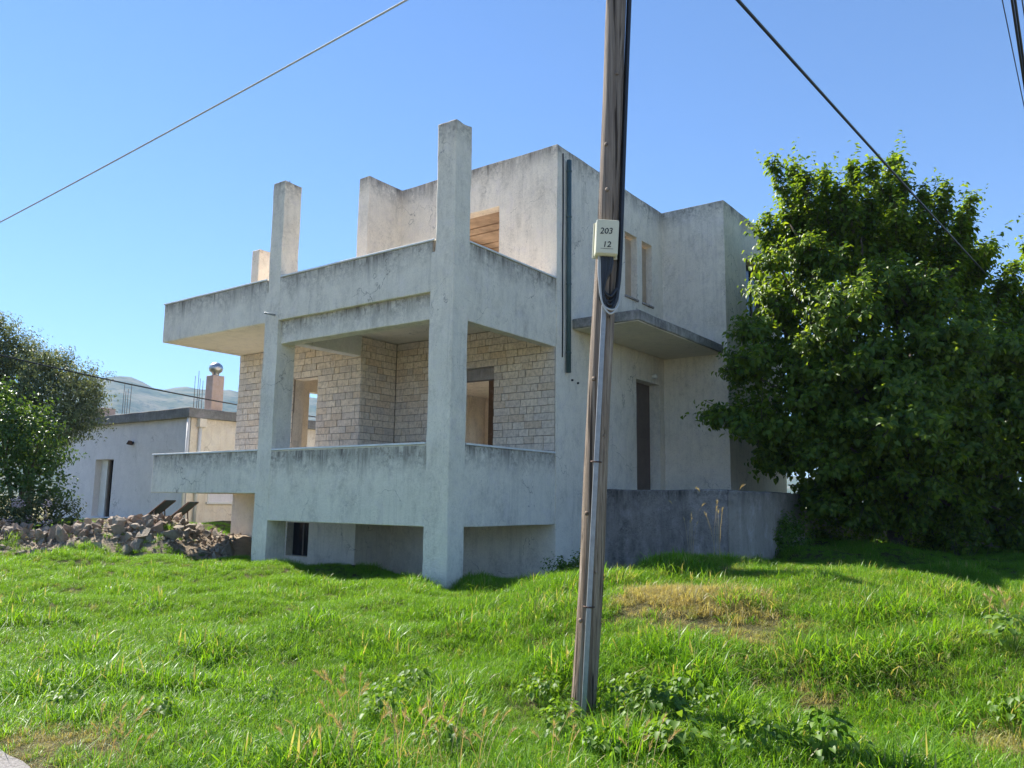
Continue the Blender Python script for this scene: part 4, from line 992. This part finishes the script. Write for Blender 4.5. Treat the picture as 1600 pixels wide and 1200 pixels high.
DRY = [(un(1075, 912, z=.8), .5, 1.0), (un(1040, 930, z=.7), .35, .9), (un(1010, 935, z=.7), .3, .7), (un(1150, 950, z=.7), .4, .4), (un(1080, 985, z=.5), .6, .6), (un(1190, 1000, z=.45), .5, .5), (un(855, 998, z=.42), .16, 1.0), (un(830, 925, z=.42), .35, .8), (un(560, 965, z=.42), .5, .5), (un(1250, 1050, z=.4), .4, .5), (un(1000, 905, z=.5), .4, .8), (un(1560, 1185, z=.1), .35, .9), (un(60, 1175, z=.06), .5, .6), (un(1210, 840, z=.8), .4, .5), (un(380, 960, z=.45), .2, .5), (un(1280, 935, z=.6), .5, .35)]
def grass():
    n = 60000
    # denser close by, thinner beyond
    x = rng.uniform(-17, 8.6, n * 4); y = rng.uniform(-7.2, 13.5, n * 4)
    dx, dy = x - CAM.x, y - CAM.y; dep = -math.sin(YAW) * dx + math.cos(YAW) * dy; lat = math.cos(YAW) * dx + math.sin(YAW) * dy
    keep = (dep > 2.4) & (np.abs(lat) < dep * .66 + 1.6) & (dep < 24) & ~inside_house(x, y)
    ey_ = edge_y(x) + .06 * np.sin(x * 7) + .04 * np.sin(x * 17)
    keep &= (y > ey_ + .02) & ((x < 7.4) | (y > -3.0))
    keep &= ~((x < -14) & (y > 4.3)) 
    p = np.clip(1.25 - dep / 22, .30, 1) 
    keep &= rng.random(len(x)) < p
    hh = np.array([heap_h(a, b) if (-13 < a < -6 and -4 < b < 3) else 0 for a, b in zip(x, y)]); keep &= (hh < .16) | (rng.random(len(x)) < .12)
    pr = (x - B0.x) ** 2 + (y - B0.y) ** 2; keep &= pr > .012
    x, y, dep, hh = x[keep], y[keep], dep[keep], hh[keep]
    m = min(len(x), 42000); x, y, dep, hh = x[:m], y[:m], dep[:m], hh[:m]
    c = un(1075, 915, z=.8); k = 700; xa = c.x + rng.normal(0, .34, k); ya = c.y + rng.normal(0, .24, k)
    strawy = np.concatenate([np.zeros(m, bool), np.ones(k, bool)]); x = np.concatenate([x, xa]); y = np.concatenate([y, ya]); dep = np.concatenate([dep, np.full(k, 10.0)]); hh = np.concatenate([hh, np.zeros(k)]); m += k
    z = gz(x, y) + hh * .9
    tuft = .5 + .5 * np.sin(x * 3.1 + 2 * np.sin(y * 1.7)) * np.sin(y * 2.7 + 1.7 * np.sin(x * 1.3))
    big = .5 + .5 * np.sin(x * .9 + 1) * np.sin(y * 1.1 + .4)
    sc = (.55 + .66 * tuft ** 2.5 + .25 * big) * rng.uniform(.75, 1.25, m)
    sc *= np.clip((y - edge_y(x)) / .6, .55, 1); sc *= np.clip(1.4 - dep * .06, .66, 1.12); sc *= np.clip(.45 + (x - B0.x + .12) ** 2 + (y - B0.y + .2) ** 2, .45, 1)
    dry = np.clip(rng.normal(.03, .05, m), 0, 1)
    for c, r, s in DRY:
        dd = np.hypot(x - c.x, y - c.y) / r + rng.normal(0, .22, m); k = np.clip(1.5 - dd, 0, 1) * s
        pick = rng.random(m) < k * 1.6; dry = np.where(pick, np.maximum(dry, rng.uniform(.55, 1, m)), dry); sc = np.where(pick, sc * .62, sc)
    right = (x > 3.0) & (y > -2.6) & (y < 2.0); pk = right & (rng.random(m) < .22); dry = np.where(pk, rng.uniform(.25, .75, m), dry)
    pk = rng.random(m) < np.where(x < 3, .018, .04); dry = np.where(pk, rng.uniform(.5, 1, m), dry)
    dry = np.where(strawy, rng.uniform(.75, 1, m), dry); sc = np.where(strawy, rng.uniform(.6, 1.0, m), sc)
    var = np.where(dep + rng.normal(0, 1.2, m) > 9.5, rng.integers(0, 8, m), rng.integers(8, 14, m)); var = np.where((tuft > .7) & (rng.random(m) < .35), rng.integers(14, 17, m), var); var = np.where((dry > .5) & (rng.random(m) < .8), rng.integers(17, 20, m), var)
    me = bpy.data.meshes.new('grass'); me.vertices.add(m); me.vertices.foreach_set('co', np.stack([x, y, z], 1).astype(np.float32).ravel())
    for k, a, ty in (('scl', sc, 'FLOAT'), ('dry', dry, 'FLOAT'), ('var', var, 'INT'), ('rotz', rng.uniform(0, 6.28, m), 'FLOAT'), ('tilt', rng.normal(0, .12, m), 'FLOAT')):
        at = me.attributes.new(k, ty, 'POINT'); at.data.foreach_set('value', a.astype(np.int32 if ty == 'INT' else np.float32))
    me.materials.append(M['grass'])
    return me
def scatter(name, me, variants, label, cat):
    o = link(bpy.data.objects.new(name, me)); tag(o, label, cat, kind='stuff')
    ng = bpy.data.node_groups.new(name + '_scatter', 'GeometryNodeTree'); ng.is_modifier = True
    ng.interface.new_socket('Geometry', in_out='INPUT', socket_type='NodeSocketGeometry'); ng.interface.new_socket('Geometry', in_out='OUTPUT', socket_type='NodeSocketGeometry')
    N, L = ng.nodes, ng.links; gi = N.new('NodeGroupInput'); go = N.new('NodeGroupOutput')
    jn = N.new('GeometryNodeJoinGeometry')
    for v in reversed(variants):
        ob = bpy.data.objects.new('grass_clump', v); oi = N.new('GeometryNodeObjectInfo'); oi.inputs['Object'].default_value = ob
        g2 = N.new('GeometryNodeGeometryToInstance'); L.new(oi.outputs['Geometry'], g2.inputs[0]); L.new(g2.outputs[0], jn.inputs[0])
    mp = N.new('GeometryNodeMeshToPoints'); L.new(gi.outputs[0], mp.inputs['Mesh'])
    ip = N.new('GeometryNodeInstanceOnPoints'); L.new(mp.outputs[0], ip.inputs['Points']); L.new(jn.outputs[0], ip.inputs['Instance']); ip.inputs['Pick Instance'].default_value = True
    def at(nm, ty):
        a = N.new('GeometryNodeInputNamedAttribute'); a.data_type = ty; a.inputs['Name'].default_value = nm; return a.outputs['Attribute']
    cx = N.new('ShaderNodeCombineXYZ'); L.new(at('tilt', 'FLOAT'), cx.inputs[0]); L.new(at('rotz', 'FLOAT'), cx.inputs[2])
    L.new(cx.outputs[0], ip.inputs['Rotation']); L.new(at('scl', 'FLOAT'), ip.inputs['Scale']); L.new(at('var', 'INT'), ip.inputs['Instance Index'])
    L.new(ip.outputs[0], go.inputs[0])
    md = o.modifiers.new('scatter', 'NODES'); md.node_group = ng
    return o
scatter('grass', grass(), variants, 'tall lush green grass covering the roadside bank', 'grass')

# ------------------------------------------------------------------ single weeds, seed heads, dry brush
def weed_mesh(seed, n=26, h=.28, leaf=.085):
    r = np.random.default_rng(seed); P, A, Nn, S = [], [], [], []
    for i in range(n):
        a = r.uniform(0, 6.28); t = r.random(); rr = .05 + .2 * t * r.random(); z = h * (.25 + .75 * (1 - rr / .3)) * r.uniform(.6, 1.1)
        P.append((rr * math.cos(a), rr * math.sin(a), z)); A.append((math.cos(a), math.sin(a), r.normal(-.05, .3))); Nn.append((r.normal(0, .3), r.normal(0, .3), 1)); S.append(leaf * r.uniform(.6, 1.25))
    P = np.array(P); V, T, k = leaves(P, np.array(A), np.array(Nn), np.array(S), width=.95, droop=.5); tint = list(np.repeat(np.clip(r.normal(.5, .3, n), 0, 1), k))
    V = list(map(tuple, V)); T = [tuple(t) for t in T]
    for p in P:
        k = len(V); V += [(-.002, 0, -.02), (.002, 0, -.02), (p[0], p[1], p[2])]; T.append((k, k + 1, k + 2)); tint += [.2] * 3
    return np_mesh('leafy_weed', V, T, M['weed'], False, {'tint': tint})
wm = [weed_mesh(500 + i, 50 + 10 * i, .20 + .03 * i, .036 + .006 * (i % 3)) for i in range(5)]
for i, (px, py, s) in enumerate([(1000, 1075, 1.1), (1040, 1050, 1.2), (1075, 1090, 1.1), (960, 1045, .9), (1020, 1115, 1), (620, 1085, 1.15), (650, 1065, 1), (600, 1110, .9), (850, 1090, 1), (880, 1135, .9), (1120, 1060, 1), (940, 1165, 1), (1060, 1165, 1.1), (1190, 1160, 1), (1290, 1170, 1.05), (420, 1085, .8), (250, 1105, .8), (110, 1085, .7), (700, 1150, .9), (1580, 1010, 1.1), (1590, 1045, 1.2), (560, 1160, .8), (950, 905, 1.1), (1215, 850, 1.2), (885, 895, .9)]):
    zz = .3
    for _ in range(4): q = un(px, py, z=zz); zz = gz1(q.x, q.y) + .1
    o = bpy.data.objects.new('leafy_weed', wm[i % 5]); COL.objects.link(o); o.location = (q.x, q.y, gz1(q.x, q.y)); o.rotation_euler.z = random.uniform(0, 6.28); o.scale = (s,) * 3
    if (px, py) == (950, 905): lab, grp = 'small leafy weed in shade beside the terrace block behind the pole', None
    elif (px, py) == (1215, 850): lab, grp = 'leafy weed in shade at the lighter end of the terrace block', None
    elif (px, py) == (885, 895): lab, grp = 'leafy weed at the foot of the house wall left of the pole', None
    elif px > 1500: lab, grp = 'broad-leaved weed on the bank at the right edge', 'weeds at the right edge'
    elif px < 500: lab, grp = 'small leafy weed alone in the grass on the left of the bank', 'weeds left on the bank'
    elif px < 720: lab, grp = 'leafy weed in the grass patch below the corner column', 'weeds below the corner column'
    elif px < 900: lab, grp = 'leafy weed in the grass just left of the pole foot', 'weeds left of the pole foot'
    else: lab, grp = 'leafy green weed in the thicket right of the pole foot', 'weeds right of the pole foot'
    tag(o, lab, 'weed', grp)
sm = []
for i in range(3):
    V, T, t = seed_clump(6 + 2 * i, 700 + i, .25, .42); sm.append(np_mesh('barley_tuft', V, T, M['straw'], False, {'tint': t}))
for i, (px, py, s) in enumerate([(545, 1130, 1), (535, 1105, .9), (640, 1180, 1), (560, 1185, .9), (690, 1165, .8), (740, 1190, .9), (490, 1190, .8), (180, 1160, .8), (200, 1180, .7), (860, 1180, .8), (1010, 1190, .8), (1580, 985, 1)]):
    zz = .3
    for _ in range(4): q = un(px, py, z=zz); zz = gz1(q.x, q.y) + .15
    o = bpy.data.objects.new('barley_tuft', sm[i % 3]); COL.objects.link(o); o.location = (q.x, q.y, gz1(q.x, q.y)); o.rotation_euler.z = random.uniform(0, 6.28); o.scale = (s,) * 3
    tag(o, 'straw-coloured wild barley tuft with bristly seed heads in the grass', 'grass tuft', 'wild barley tufts')
V, T, t = seed_clump(7, 790, .5, .95); me = np_mesh('dry_stalk_tuft', V, T, M['straw'], False, {'tint': t})
for px, py, s, lab in ((1125, 905, 1.0, 'tall dry seed grass standing before the terrace block'), (1078, 905, .75, 'shorter dry seed grass stalks on the straw mound')):
    q = un(px, py, z=.68); o = bpy.data.objects.new('dry_stalk_tuft', me); COL.objects.link(o); o.location = (q.x, q.y, gz1(q.x, q.y)); o.scale = (s,) * 3; o.rotation_euler.z = px; tag(o, lab, 'grass tuft')
# dark tangle of ivy-like brush at the foot of the wall and terrace
def brush(px, py, d, r, label, dens=70, mat='weed', leaf=.07):
    c = un(px, py, d=d); g0 = gz1(c.x, c.y)
    blob_tree('brush', label, 'shrub', [(c.x + random.uniform(-r, r) * .6, c.y + random.uniform(-r, r) * .6, g0 + r * random.uniform(.25, .7), r * random.uniform(.45, .7)) for _ in range(6)], (c.x, c.y, g0), M[mat], leaf, dens, .015, .55, .5, .3)
brush(1225, 840, 15.0, .5, 'dark green bush growing against the terrace block')
brush(890, 890, 12.6, .3, 'small dark bush at the foot of the wall behind the pole', 110)

# ------------------------------------------------------------------ haze over the far hills
hm = bpy.data.materials.new('thin_haze'); hm.use_nodes = True; nt = hm.node_tree; nt.nodes.remove(nt.nodes['Principled BSDF'])
pv = nt.nodes.new('ShaderNodeVolumePrincipled'); pv.inputs['Color'].default_value = (.42, .64, 1, 1); pv.inputs['Density'].default_value = .00018; pv.inputs['Anisotropy'].default_value = 0
nt.links.new(pv.outputs[0], nt.nodes['Material Output'].inputs['Volume'])
hz = box('haze', (-3600, 3600, -3600, 3600, -6, 470), hm, None, bev=0, step=1e9); tag(hz, 'thin pale haze over the distant hills', 'haze', kind='stuff')
